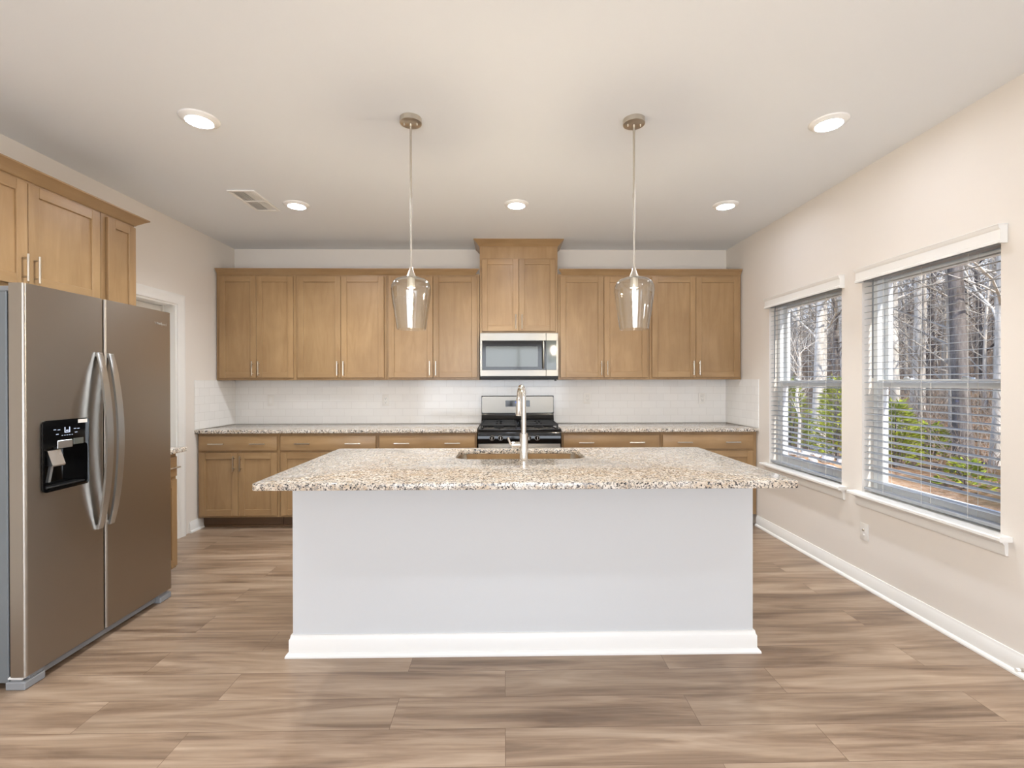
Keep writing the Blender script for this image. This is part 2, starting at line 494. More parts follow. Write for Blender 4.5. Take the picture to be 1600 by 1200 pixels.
for i, (ya, yb) in enumerate(WIN):
    bm = B()
    # stool
    prism(bm, [(XR + .075, STZ), (XR - .058, STZ), (XR - .064, STZ - .006), (XR - .064, STZ - .018), (XR - .058, STZ - .024), (XR + .075, STZ - .024)], 'y', ya, yb)
    for a, b in ((ya - .055, ya), (yb, yb + .055)):
        prism(bm, [(XR, STZ), (XR - .058, STZ), (XR - .064, STZ - .006), (XR - .064, STZ - .018), (XR - .058, STZ - .024), (XR, STZ - .024)], 'y', a, b)
    # apron
    prism(bm, [(XR, STZ - .024), (XR - .03, STZ - .024), (XR - .028, STZ - .034), (XR - .018, STZ - .046), (XR - .016, STZ - .085), (XR - .010, STZ - .095), (XR, STZ - .095)], 'y', ya - .035, yb + .035)
    struct('trim_%d' % (i + 2), bm, M_WHITE, ['white stool and apron under the window nearer the corner', 'white stool and apron under the window nearest the viewer'][i], 'window sill')

def build_blind(ya, yb, label, rail, zs):
    t = thing('window_blind', label, 'blind', (XR, (ya + yb) / 2, 2.0), group='slatted blinds on the right wall windows')
    L = (yb - ya) / 2
    bm = B()
    e0, e1 = -L - .030, L + .012
    prism(bm, [(-.032, .0), (-.042, .0), (-.042, .012), (-.036, .018), (-.036, .064), (-.042, .070), (-.046, .085), (-.032, .085)], 'y', e0, e1)
    box(bm, -.0318, -.0005, e0, e0 + .012, 0, .085); box(bm, -.0318, -.0005, e1 - .012, e1, 0, .085)
    box(bm, -.048, -.0005, e0 - .002, e1 + .002, .0852, .0895)
    obj('valance', bm, M_WHITE, t)
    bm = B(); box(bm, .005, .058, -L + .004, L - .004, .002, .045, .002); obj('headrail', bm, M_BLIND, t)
    bm = B()
    for z in zs:
        a = math.radians(6.5 + R.uniform(-.5, .5)); c, s = math.cos(a) * .0225, math.sin(a) * .0225
        yy = L - .006
        prism(bm, [(.033 - c, z - s), (.033, z + .0008), (.033 + c, z + s), (.033 + c, z + s + .002), (.033, z + .0028), (.033 - c, z - s + .002)], 'y', -yy, yy)
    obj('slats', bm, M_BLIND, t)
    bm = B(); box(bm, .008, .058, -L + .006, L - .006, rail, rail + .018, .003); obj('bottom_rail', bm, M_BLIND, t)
    for f in (-.62, 0, .62):
        for x in (.0065, .0595):
            bm = B(); tube(bm, [(x, f * L, .0), (x, f * L, rail + .012)], .0011, 5); obj('ladder_cord', bm, M_CORD, t)
    bm = B(); tube(bm, [(-.004, L - .10, -.0), (-.008, L - .10, -.03), (-.010, L - .101, -.63)], [.003, .0045, .0045], 8)
    obj('tilt_wand', bm, M_WAND, t)
    return t
zs = [-.03 - .0418 * k for k in range(31)]
build_blind(*WIN[0], 'white slatted blind, greyed for shade, in the window nearer the corner, lowered to the sill', 2 * 0 - 1.365, zs)
zs = [-.03 - .0418 * k for k in range(29)] + [-1.235, -1.30]
build_blind(*WIN[1], 'white slatted blind, greyed for shade, in the window nearest the viewer, lower slats unevenly spaced', -1.365, zs)

# glazed openings behind the viewer (seen only in reflections)
def glazed(name, label, horizontal, a, b, z0, z1, c):
    bm = B()
    def bx(p, q, u, v, d0=0, d1=.05):
        if horizontal: box(bm, p, q, c + d0, c + d1, u, v)
        else: box(bm, c + d0, c + d1, p, q, u, v)
    n = 3
    f = .06
    bx(a, b, z0, z0 + f); bx(a, b, z1 - f, z1)
    for k in range(n + 1):
        p = a + (b - a) * k / n
        bx(max(a, p - f / 2), min(b, p + f / 2), z0 + f, z1 - f)
    w = struct(name, bm, M_VINYL, label, 'window')
    for k in range(n):
        p, q_ = a + (b - a) * k / n + f, a + (b - a) * (k + 1) / n - f
        bm = B(); bx(p, q_, z0 + f, z1 - f, .022, .026); obj('pane', bm, M_PANE, w, smooth=False)
    return w
glazed('window_3', 'wide white glazed patio opening facing the kitchen', True, -2.3, 1.7, 0.0, 2.3, YF - .08)
glazed('window_4', 'white glazed opening on the right wall of the dining side', False, -2.65, -.45, .02, 2.05, XR + .05)

# ------------------------------------------------------------------ backsplash tile
t = thing('tile_backsplash', 'glossy white subway tile backsplash above the rear counter', 'backsplash', (0, 0, 0))
bm = B(); box(bm, XL + .0085, XR - .0085, YB - .008, YB - .0005, .916, 1.371); obj('back_tiles', bm, M_TILE_X, t)
bm = B(); box(bm, XL + .0005, XL + .008, YB - .648, YB - .0005, .916, 1.371, .0015); obj('side_tiles', bm, M_TILE_Y, t)
bm = B(); box(bm, XR - .008, XR - .0005, YB - .648, YB - .0005, .916, 1.371, .0015); obj('side_tiles', bm, M_TILE_Y, t)

# ------------------------------------------------------------------ outlets and switch
def plate(name, label, cat, loc, rz, kind, group=None):
    t = thing(name, label, cat, loc, rz, group)
    bm = B(); box(bm, -.035, .035, -.006, -.0003, -.0575, .0575, .003, 2); obj('cover_plate', bm, M_PLATE, t)
    if kind == 'switch':
        bm = B(); box(bm, -.0165, .0165, -.009, -.005, -.033, .033, .002); obj('rocker', bm, M_WHITE, t)
    elif kind == 'jack':
        bm = B(); lathe(bm, [(0, 0), (.006, 0), (.006, .008), (.003, .008), (0, .006)], 12); rot_bm(bm, Matrix.Rotation(math.pi / 2, 4, 'X'))
        bmesh.ops.translate(bm, vec=(0, -.006, .012), verts=bm.verts[:]); obj('coax_jack', bm, M_NICKEL, t)
        bm = B(); box(bm, -.008, .008, -.0085, -.005, -.026, -.012, .001); obj('data_jack', bm, M_PLATE, t)
    else:
        for z in (.02, -.02):
            bm = B(); box(bm, -.0165, .0165, -.0085, -.005, z - .0155, z + .0155, .004, 2)
            box(bm, -.0075, -.0055, -.0089, -.008, z - .002, z + .008, mi=1); box(bm, .0055, .0075, -.0089, -.008, z - .002, z + .008, mi=1)
            box(bm, -.002, .002, -.0089, -.008, z - .010, z - .006, mi=1)
            obj('receptacle', bm, [M_WHITE, M_DARKSLOT], t)
    return t
YT = YB - .008
G = 'white electrical plates on the backsplash'
plate('wall_switch', 'white rocker switch plate on the tile left of the range, nearest the left corner', 'switch', (-2.452, YT, 1.16), 0, 'switch', G)
plate('wall_outlet', 'white outlet plate on the tile behind the left pendant lamp', 'outlet', (-1.253, YT, 1.16), 0, 'outlet', G)
plate('wall_outlet', 'white outlet plate on the tile just right of the range', 'outlet', (.872, YT, 1.175), 0, 'outlet', G)
plate('wall_outlet', 'white outlet plate on the tile near the right corner', 'outlet', (2.10, YT, 1.17), 0, 'outlet', G)
plate('wall_outlet', 'white wall plate on the right wall below the window nearest the viewer', 'outlet', (XR, 3.04, .36), -math.pi / 2, 'jack')

# ------------------------------------------------------------------ ceiling vent
t = thing('ceiling_vent', 'white rectangular ceiling air vent beside a recessed light', 'vent', (-1.92, 3.645, H))
bm = B()
X, Y = .10, .203
for a in ((-X, X, -Y, -Y + .022), (-X, X, Y - .022, Y), (-X, -X + .022, -Y + .022, Y - .022), (X - .022, X, -Y + .022, Y - .022)):
    box(bm, *a, -.010, -.0003, .003)
box(bm, -X + .022, X - .022, -.008, .008, -.009, -.002)
obj('frame', bm, M_WHITE, t)
bm = B(); box(bm, -X + .02, X - .02, -Y + .02, Y - .02, -.0012, -.0004); obj('dark_backing', bm, M_VENTGREY, t)  # dark sheet standing in for the shade inside the duct
bm = B()
for k in range(9):
    x = -X + .032 + k * (2 * X - .064) / 8
    s = -.35 if k < 5 else .35
    for ya, yb in ((-Y + .022, -.008), (.008, Y - .022)):
        prism(bm, [(x - .0022, -.009), (x + .0022, -.009), (x + .0022 + s * .007, -.0015), (x - .0022 + s * .007, -.0015)], 'y', ya, yb)
obj('louvres', bm, M_WHITE, t)

# ------------------------------------------------------------------ recessed lights
def downlight(x, y, lab, group, watts, cone, blend):
    t = thing('recessed_light', lab, 'ceiling light', (x, y, H), group=group)
    bm = B(); lathe(bm, [(.064, -.0185), (.068, -.020), (.093, -.007), (.096, -.0005), (.064, -.0005)], 40, closed=True); obj('trim_ring', bm, M_WHITE, t)
    bm = B(); lathe(bm, [(0, -.0165), (.040, -.0165), (.0645, -.0165), (.0645, -.012), (0, -.012)], 40); obj('lens', bm, M_LENS, t)
    # the beam the fixture throws down
    lamp('downlight_beam', 'SPOT', (x, y, H - .022), (0, .0001, -1), watts, (.90, .95, 1), spot_size=math.radians(cone), spot_blend=blend, shadow_soft_size=.06)
G = 'recessed ceiling lights'
for x, y, lab in ((-1.618, 2.52, 'round recessed ceiling light at the front left, nearest the refrigerator'),
             (-1.635, 3.722, 'round recessed ceiling light beside the ceiling vent'),
             (.096, 3.690, 'round recessed ceiling light centred between the two pendants'),
             (1.753, 3.69, 'round recessed ceiling light over the right end of the rear counter'),
             (1.755, 2.51, 'round recessed ceiling light at the front right, above the nearer window')):
    downlight(x, y, lab, G, 60 if y > 3 else 50, 145 if x < 1 else 84, .9)
for x in (-1.6, .1, 1.75):  # added lights out of view, put in to brighten the front floor
    downlight(x, .9, 'added round ceiling light, unseen, brightening the front floor', 'added unseen lights for the front floor', 135, 76, 1.)

# ------------------------------------------------------------------ pendants
def pendant(x, y, label):
    t = thing('pendant_light', label, 'pendant light', (x, y, H), group='glass pendants over the island')
    bm = B(); lathe(bm, [(0, -.028), (.050, -.028), (.0535, -.026), (.0575, -.026), (.0575, -.0005), (0, -.0005)], 40); c = obj('canopy', bm, M_NICKEL, t)
    for s in (-.034, .034):
        bm = B(); lathe(bm, [(0, -.040), (.003, -.040), (.004, -.037), (.004, -.028), (0, -.028)], 12, (s, -.004, 0)); obj('screw', bm, M_NICKEL, c)
    bm = B(); tube(bm, [(0, 0, -.028), (0, 0, -.80)], .0058, 12)
    lathe(bm, [(.0058, -.030), (.009, -.030), (.009, -.045), (.0058, -.045)], 14); lathe(bm, [(.0058, -.395), (.0072, -.395), (.0072, -.418), (.0058, -.418)], 14)
    obj('stem', bm, M_NICKEL, t)
    bm = B(); lathe(bm, [(.0058, -.79), (.009, -.795), (.016, -.818), (.026, -.840), (.027, -.845), (0, -.845)], 28); obj('cap', bm, M_NICKEL, t)
    bm = B(); lathe(bm, [(0, -.846), (.020, -.846), (.0205, -.888), (.022, -.890), (.022, -.900), (0, -.900)], 24); obj('socket', bm, M_NICKEL, t)
    prof = [(.024, -.843), (.050, -.846), (.078, -.856), (.094, -.870), (.1035, -.890), (.106, -.910), (.1045, -.935), (.098, -.985), (.088, -1.05), (.0795, -1.10), (.0765, -1.120)]
    bm = B(); inner = [(r - .0028, z - .002 if r < .09 and z > -.87 else z) for r, z in prof]
    lathe(bm, prof + [(.0752, -1.1215)] + inner[::-1], 56, closed=True); obj('glass_shade', bm, M_SHADE, t)
    bm = B(); lathe(bm, [(0, -.898), (.013, -.899), (.0135, -.912), (.020, -.93), (.022, -.952), (.0205, -.975), (.014, -.998), (.006, -1.013), (0, -1.016)], 24); b = obj('bulb', bm, M_BULBGLASS, t)
    bm = B(); lathe(bm, [(0, -.912), (.006, -.916), (.0085, -.935), (.0075, -.955), (.0035, -.97), (.0035, -.985), (.002, -1.0), (0, -1.002)], 16); obj('filament', bm, M_BULB, b)
pendant(-.4965, 2.505, 'clear glass pendant lamp on a nickel rod, left of the faucet')
pendant(.6945, 2.50, 'clear glass pendant lamp on a nickel rod, right of the faucet')
# ------------------------------------------------------------------ cabinets
def door(parent, x0, x1, z0, z1, y, hx=None, hz=None, st=.057):
    """shaker door: upright stiles, level rails, recessed panel; back at y, front at y-.02"""
    bm = B()
    box(bm, x0, x0 + st, y - .02, y, z0, z1, .0026); box(bm, x1 - st, x1, y - .02, y, z0, z1, .0026)
    box(bm, x0 + st - .006, x1 - st + .006, y - .0095, y - .003, z0 + st - .006, z1 - st + .006)
    box(bm, x0 + st, x1 - st, y - .02, y, z0, z0 + st, .0026, mi=1); box(bm, x0 + st, x1 - st, y - .02, y, z1 - st, z1, .0026, mi=1)
    d = obj('door', bm, [M_WOODV, M_WOODH], parent)
    if hx is not None:
        bm = B(); cyl(bm, (hx, y - .048, hz), (hx, y - .048, hz + .14), .0055, 10)
        for k in (.022, .118): cyl(bm, (hx, y - .0195, hz + k), (hx, y - .048, hz + k), .0042, 8)
        obj('handle', bm, M_NICKEL, d)
    return d

def upper(name, label, x0, x1, z0, z1, doors, depth=.325, group=None, loc=(0, 0), rz=0, fill_l=0, fill_r=0, dtop=None):
    """loc = wall point that is local (0,0); local +y goes into the wall, wall plane at y=0"""
    t = thing(name, label, 'cabinet', (loc[0], loc[1], z0), rz, group)
    h = z1 - z0
    bm = B(); box(bm, x0 + .001, x1 - .001, -depth, -.0006, 0, h, .001)
    obj('body', bm, M_WOODV, t)
    dz0, dz1 = .022, (dtop if dtop else h - .028)
    a, b = x0 + .022 + fill_l, x1 - .022 - fill_r
    if doors == 2:
        mid = (a + b) / 2
        door(t, a, mid - .0015, dz0, dz1, -depth - .0005, mid - .03, dz0 + .022)
        door(t, mid + .0015, b, dz0, dz1, -depth - .0005, mid + .03, dz0 + .022)
    else:
        door(t, a, b, dz0, dz1, -depth - .0005, a + .03 if doors == -1 else None, dz0 + .022)
    return t

def crown_profile(p=.045, h=.055):
    # (out, z) out from cabinet face
    return [(0, 0), (.004, 0), (.008, .006), (p - .008, h - .012), (p, h - .008), (p, h), (0, h)]

G = 'upper cabinets on the back wall'
Z0, Z1 = 1.372, 2.418
B0 = (0, YB)
upper('upper_cabinet', 'two-door brown upper cabinet at the left end, against the left wall', -2.822, -2.048, Z0, Z1, 2, group=G, loc=B0, fill_l=.012)
upper('upper_cabinet', 'two-door brown upper cabinet second from the left wall', -2.048, -1.162, Z0, Z1, 2, group=G, loc=B0)
upper('upper_cabinet', 'two-door brown upper cabinet behind the left pendant, touching the microwave', -1.162, -.246, Z0, Z1, 2, group=G, loc=B0)
upper('upper_cabinet', 'short raised two-door brown cabinet above the microwave', -.2445, .5265, 1.828, H - .003, 2, depth=.33, group=G, loc=B0, dtop=.734)
upper('upper_cabinet', 'two-door brown upper cabinet behind the right pendant, touching the microwave', .528, 1.441, Z0, Z1, 2, group=G, loc=B0)
upper('upper_cabinet', 'two-door brown upper cabinet at the right end, against the window wall', 1.441, 2.358, Z0, Z1, 2, group=G, loc=B0)

def crown_run(label, xa, xb, yface, ywall, z, ret_a, ret_b, p=.045, h=.055, group='crown mouldings on the cabinets', loc=(0, 0), rz=0):
    """front piece along x facing -y at yface with optional returns to the wall; mitred"""
    t = thing('crown_moulding', label, 'moulding', (loc[0], loc[1], z), rz, group)
    pf = crown_profile(p, h)
    bm = B(); n = len(pf)
    paths = []
    def ring(fn): return [bm.verts.new(fn(a, b)) for a, b in pf]
    rs = []
    if ret_a == 'return': rs.append(ring(lambda a, b: (xa - a, ywall, b)))
    rs.append(ring(lambda a, b: (xa - (a if ret_a == 'return' else (-.0 if ret_a == 'butt' else -(p - a) * 1.0)), yface - a, b)))
    rs.append(ring(lambda a, b: (xb + (a if ret_b == 'return' else (0 if ret_b == 'butt' else -(p - a) * 1.0)), yface - a, b)))
    if ret_b == 'return': rs.append(ring(lambda a, b: (xb + a, ywall, b)))
    for q, r in zip(rs, rs[1:]):
        for k in range(n): bm.faces.new((q[k], q[(k + 1) % n], r[(k + 1) % n], r[k]))
    bm.faces.new(rs[0]); bm.faces.new(rs[-1])
    obj('moulding', bm, M_WOODH, t)
    # flat top board covering the cabinets
    return t
FY = -.3255
crown_run('brown crown moulding along the upper cabinets left of the microwave', -2.812, -.2475, YB + FY - .002, YB - .001, Z1 - .012, 'butt', 'cut')
crown_run('brown crown moulding along the upper cabinets right of the microwave', .5295, 2.352, YB + FY - .002, YB - .001, Z1 - .012, 'cut', 'butt')
crown_run('brown crown moulding at the ceiling on the raised microwave cabinet', -.2455, .5275, YB - .3325, YB - .001, H - .0635, 'return', 'return', p=.055, h=.062)

# cabinets on the left wall, above and beside the refrigerator (local x runs along +y of the room)
LW = math.pi / 2
upper('upper_cabinet', 'two-door brown cabinet above the refrigerator on the left wall', 2.026, 2.942, 1.83, Z1, 2, depth=.331, loc=(XL, 0), rz=LW, group='cabinets on the left wall')
upper('upper_cabinet', 'narrow one-door brown cabinet at the far end of the left wall run', 2.944, 3.208, Z0, Z1, 1, depth=.331, loc=(XL, 0), rz=LW, group='cabinets on the left wall', fill_l=.012, fill_r=-.012)
crown_run('brown crown moulding along the cabinets above the refrigerator', 2.026, 3.210, -.333, -.001, Z1 - .012, 'butt', 'return', p=.06, loc=(XL, 0), rz=LW)

def base_unit(label, x0, x1, group, loc=(0, 0), rz=0, depth=.61, layout='drawer', fl=0., fr=0.):
    t = thing('base_cabinet', label, 'cabinet', (loc[0], loc[1], 0), rz, group)
    bm = B(); box(bm, x0 + .001, x1 - .001, -depth, -.0006, .105, .8825, .001); obj('body', bm, M_WOODV, t)
    bm = B(); box(bm, x0 + .002, x1 - .002, -depth + .075, -.01, 0.0, .1045)
    box(bm, x0 + .002, x1 - .002, -depth + .060, -depth + .075, 0.0, .018, .003); obj('toe_kick', bm, M_TOE, t)
    y = -depth - .0005
    a, b = x0 + .018 + fl, x1 - .018 - fr
    bm = B(); box(bm, a, b, y - .02, y, .724, .856, .003, 2); d = obj('drawer', bm, M_WOODH, t)
    w = b - a
    for c in ((a + .235 * w, a + .765 * w) if w > .5 else (a + w / 2,)):
        bm = B(); cyl(bm, (c - .07, y - .048, .787), (c + .07, y - .048, .787), .0055, 10)
        for k in (-.048, .048): cyl(bm, (c + k, y - .0195, .787), (c + k, y - .048, .787), .0042, 8)
        obj('handle', bm, M_NICKEL, d)
    if w > .5:
        mid = (a + b) / 2
        door(t, a, mid - .0015, .124, .703, y, mid - .03, .703 - .165)
        door(t, mid + .0015, b, .124, .703, y, mid + .03, .703 - .165)
    else:
        door(t, a, b, .124, .703, y, a + .03, .703 - .165, st=.05)
    return t
G = 'base cabinets along the back wall'
base_unit('brown base cabinet with one drawer at the left end by the door casing', -2.822, -2.077, G, B0, fl=.002)
base_unit('brown base cabinet second from the left, partly behind the island', -2.077, -1.171, G, B0)
base_unit('brown base cabinet directly left of the range', -1.171, -.2575, G, B0)
base_unit('brown base cabinet directly right of the range', .5275, 1.4535, G, B0)
base_unit('brown base cabinet at the right end by the window wall', 1.4535, 2.36, G, B0, fr=.022)
base_unit('narrow brown base cabinet hidden behind the refrigerator on the left wall', 2.998, 3.198, 'base cabinet on the left wall', (XL, 0), LW)

# ------------------------------------------------------------------ countertops
def slab(bm, pts_top, z0, z1, bev=.004):
    vs = [bm.verts.new((x, y, z1)) for x, y in pts_top]
    f = bm.faces.new(vs)
    r = bmesh.ops.extrude_face_region(bm, geom=[f])
    for g in r['geom']:
        if isinstance(g, bmesh.types.BMVert): g.co.z = z0
    es = [e for e in bm.edges if all(abs(v.co.z - z1) < 1e-6 for v in e.verts) or all(abs(v.co.z - z0) < 1e-6 for v in e.verts)]
    bmesh.ops.bevel(bm, geom=es, offset=bev, segments=2, affect='EDGES', profile=.5)
bm = B(); slab(bm, [(XL + .0006, YB - .648), (-.2555, YB - .648), (-.2555, YB - .0006), (XL + .0006, YB - .0006)], .883, .914)
tag(obj('countertop', bm, M_GRAN), 'speckled granite countertop on the rear cabinets left of the range', 'countertop', 'granite rear countertops')
bm = B(); slab(bm, [(.526, YB - .648), (XR - .0006, YB - .648), (XR - .0006, YB - .0006), (.526, YB - .0006)], .883, .914)
tag(obj('countertop', bm, M_GRAN), 'speckled granite countertop on the rear cabinets right of the range', 'countertop', 'granite rear countertops')
bm = B(); slab(bm, [(XL + .0006, 2.994), (-2.16, 2.994), (-2.16, 3.215), (XL + .0006, 3.215)], .883, .914)
tag(obj('countertop', bm, M_GRAN), 'small speckled granite counter end just beyond the refrigerator', 'countertop')

# ------------------------------------------------------------------ island
IX0, IX1, IY0, IY1 = -1.088, 1.286, 2.017, 3.096
SX0, SX1, SY0, SY1 = -.285, .465, 2.645, 3.035
bm = B()
outer = rrect(IX0, IX1, IY0, IY1, .022, 5)
inner = rrect(SX0, SX1, SY0, SY1, .085, 8)
eo = [bm.verts.new((x, y, .914)) for x, y in outer]; ei = [bm.verts.new((x, y, .914)) for x, y in inner]
edges = [bm.edges.new((eo[i], eo[(i + 1) % len(eo)])) for i in range(len(eo))] + [bm.edges.new((ei[i], ei[(i + 1) % len(ei)])) for i in range(len(ei))]
bmesh.ops.triangle_fill(bm, use_beauty=True, edges=edges)
r = bmesh.ops.extrude_face_region(bm, geom=bm.faces[:])
for g in r['geom']:
    if isinstance(g, bmesh.types.BMVert): g.co.z = .884
bmesh.ops.recalc_face_normals(bm, faces=bm.faces[:])
es = [e for e in bm.edges if len(e.link_faces) == 2 and abs(e.verts[0].co.z - e.verts[1].co.z) < 1e-6 and e.link_faces[0].normal.dot(e.link_faces[1].normal) < .3]
bmesh.ops.bevel(bm, geom=es, offset=.0035, segments=2, affect='EDGES', profile=.5)
tag(obj('island_countertop', bm, M_GRAN), 'large speckled granite island countertop with a sink cutout', 'countertop')

t = thing('kitchen_island', 'white painted island base under the granite top', 'island', ((IX0 + IX1) / 2, 2.7, 0))
cx = (IX0 + IX1) / 2
bx0, bx1, by0, by1 = -1.048 - cx, 1.243 - cx, 2.325 - 2.7, 3.05 - 2.7
bm = B()
box(bm, bx0, bx1, by0, by0 + .11, 0, .8835, .002)
box(bm, bx0, bx0 + .11, by0 + .11, by1 - .02, 0, .8835, .002); box(bm, bx1 - .11, bx1, by0 + .11, by1 - .02, 0, .8835, .002)
obj('body', bm, M_ISL, t)
bm = B()
pf = base_profile(.104)
n = len(pf)
def ring(fn): return [bm.verts.new(fn(a, b)) for a, b in pf]
rs = [ring(lambda a, b: (bx0 - a, by1 - .02, b)), ring(lambda a, b: (bx0 - a, by0 - a, b)), ring(lambda a, b: (bx1 + a, by0 - a, b)), ring(lambda a, b: (bx1 + a, by1 - .02, b))]
for q_, r_ in zip(rs, rs[1:]):
    for k in range(n): bm.faces.new((q_[k], q_[(k + 1) % n], r_[(k + 1) % n], r_[k]))
bm.faces.new(rs[0]); bm.faces.new(rs[-1])
obj('baseboard', bm, M_WHITE, t)
bm = B(); box(bm, bx0 + .111, bx1 - .111, by1 - .02, by1, .105, .8835); box(bm, bx0 + .111, bx1 - .111, by1 - .09, by1 - .075, 0, .105)
obj('cabinet_front', bm, M_WOODV, t)

# sink
t = thing('kitchen_sink', 'stainless steel undermount sink set in the island countertop', 'sink', ((SX0 + SX1) / 2, (SY0 + SY1) / 2, .884))
w2, d2 = (SX1 - SX0) / 2 + .006, (SY1 - SY0) / 2 + .006
def bowl(bm, x0, x1):
    ro = rrect(x0, x1, -d2, d2, .085, 8); ri = rrect(x0 + .012, x1 - .012, -d2 + .012, d2 - .012, .075, 8)
    lv = []
    for pts, z in ((rrect(x0 - .012, x1 + .012, -d2 - .012, d2 + .012, .09, 8), -.001), (ro, -.001), (ro, -.012), (ri, -.17), (rrect(x0 + .03, x1 - .03, -d2 + .03, d2 - .03, .06, 8), -.19)):
        lv.append([bm.verts.new((x, y, z)) for x, y in pts])
    for a, b in zip(lv, lv[1:]):
        for k in range(len(a)): bm.faces.new((a[k], a[(k + 1) % len(a)], b[(k + 1) % len(a)], b[k]))
    bm.faces.new(lv[-1])
bm = B(); bowl(bm, -w2, w2); obj('basin', bm, M_SINK, t)
bm = B(); box(bm, -.012, .012, -d2 + .012, d2 - .012, -.18, -.055, .006, 2); obj('divider', bm, M_SINK, t)
for s in (-1, 1):
    bm = B(); lathe(bm, [(0, -.1885), (.035, -.1885), (.045, -.186), (.047, -.1895), (0, -.1895)], 24, (s * w2 * .5, 0, 0)); obj('drain', bm, M_CHROME, t)

# faucet: the spout reaches away from the viewer, the lever points left
t = thing('kitchen_faucet', 'tall chrome pull-down faucet on the island beside the sink', 'faucet', (.105, 2.585, .914))
bm = B(); lathe(bm, [(0, 0), (.027, 0), (.027, .004), (.024, .007), (.0235, .10), (.0225, .105), (.0225, .15), (.0195, .153), (0, .153)], 28); obj('body', bm, M_CHROME, t)
bm = B()
pts = [(0, 0, .15), (0, 0, .22), (0, 0, .31), (0, .002, .335)]
rad_, cz = .062, .345
for k in range(0, 15):
    a = math.radians(180 - 13.2 * k)
    pts.append((-.022 * (1 + math.cos(a)) / 2 * 1.0, rad_ + rad_ * math.cos(a), cz + .062 * math.sin(a)))
tube(bm, pts, .0135, 16)
obj('spout', bm, M_CHROME, t)
e = pts[-1]; dn = (Vector(pts[-1]) - Vector(pts[-2])).normalized()
bm = B(); p0 = Vector(e)
tube(bm, [p0, p0 + dn * .006, p0 + dn * .03, p0 + dn * .085, p0 + dn * .10], [.014, .0165, .0165, .0195, .0175], 18); obj('spray_head', bm, M_CHROME, t)
bm = B(); tube(bm, [(-.018, 0, .088), (-.028, 0, .088), (-.066, 0, .088), (-.069, 0, .088)], [.016, .0175, .0175, .015], 18)
h_ = obj('lever_hub', bm, M_CHROME, t)
bm = B(); tube(bm, [(-.066, 0, .088), (-.074, -.002, .094), (-.083, -.004, .118), (-.086, -.006, .128)], [.006, .006, .0055, .005], 12); obj('lever', bm, M_CHROME, h_)
# ------------------------------------------------------------------ microwave
MX0, MX1, MZ0, MZ1 = -.2375, .5225, 1.385, 1.8265
t = thing('microwave', 'stainless over-the-range microwave with black glass door', 'microwave', ((MX0 + MX1) / 2, YB, MZ0))
cx = (MX0 + MX1) / 2; w = (MX1 - MX0) / 2; hh = MZ1 - MZ0
bm = B(); box(bm, -w, w, -.385, -.0095, .0, hh, .002); obj('body', bm, M_BLACKM, t)
sp = .404 - cx                       # seam between door and control panel
bm = B()
F0, F1 = -.412, -.386
g0, g1, gz0, gz1 = -.217 - cx, .395 - cx, 1.467 - MZ0, 1.751 - MZ0
box(bm, -w, sp - .001, F0, F1, gz1, hh, .002); box(bm, -w, sp - .001, F0, F1, .02, gz0, .002)
box(bm, -w, g0, F0, F1, gz0, gz1, .001)
dr = obj('door', bm, M_STEEL, t)
bm = B(); box(bm, g0, sp - .001, F0 + .003, F1, gz0, gz1, .001); obj('door_glass', bm, M_BLACK, dr)
bm = B(); box(bm, g0 + .035, .355 - cx - .03, F0 + .0022, F0 + .004, gz0 + .03, gz1 - .055, .0008); obj('viewing_screen', bm, M_GLASSD, dr)
bm = B()
pts = []
for k in range(9):
    u = k / 8; pts.append((.376 - cx, F0 - .012 - .026 * math.sin(math.pi * u), gz0 + .012 + (gz1 - gz0 - .024) * u))
tube(bm, pts, .012, 12, flat=.8); cyl(bm, (.376 - cx, F0 + .004, gz0 + .016), (.376 - cx, F0 - .014, gz0 + .016), .010); cyl(bm, (.376 - cx, F0 + .004, gz1 - .016), (.376 - cx, F0 - .014, gz1 - .016), .010)
obj('handle', bm, M_STEEL, dr)
bm = B(); box(bm, sp + .001, w, F0, F1, gz1, hh, .002); box(bm, sp + .001, w, F0, F1, .02, gz0, .002); box(bm, .503 - cx, w, F0, F1, gz0, gz1, .001)
cp = obj('control_panel', bm, M_STEEL, t)
bm = B(); box(bm, sp + .001, .503 - cx, F0 + .002, F1, gz0, gz1, .001); obj('keypad', bm, M_GLASSD, cp)
bm = B()
box(bm, -w + .005, w - .005, -.40, -.02, -.012, -.0003, .003); box(bm, w - .035, w - .015, -.40, -.37, -.024, -.012, .002)
obj('vent_grille', bm, M_BLACKM, t)

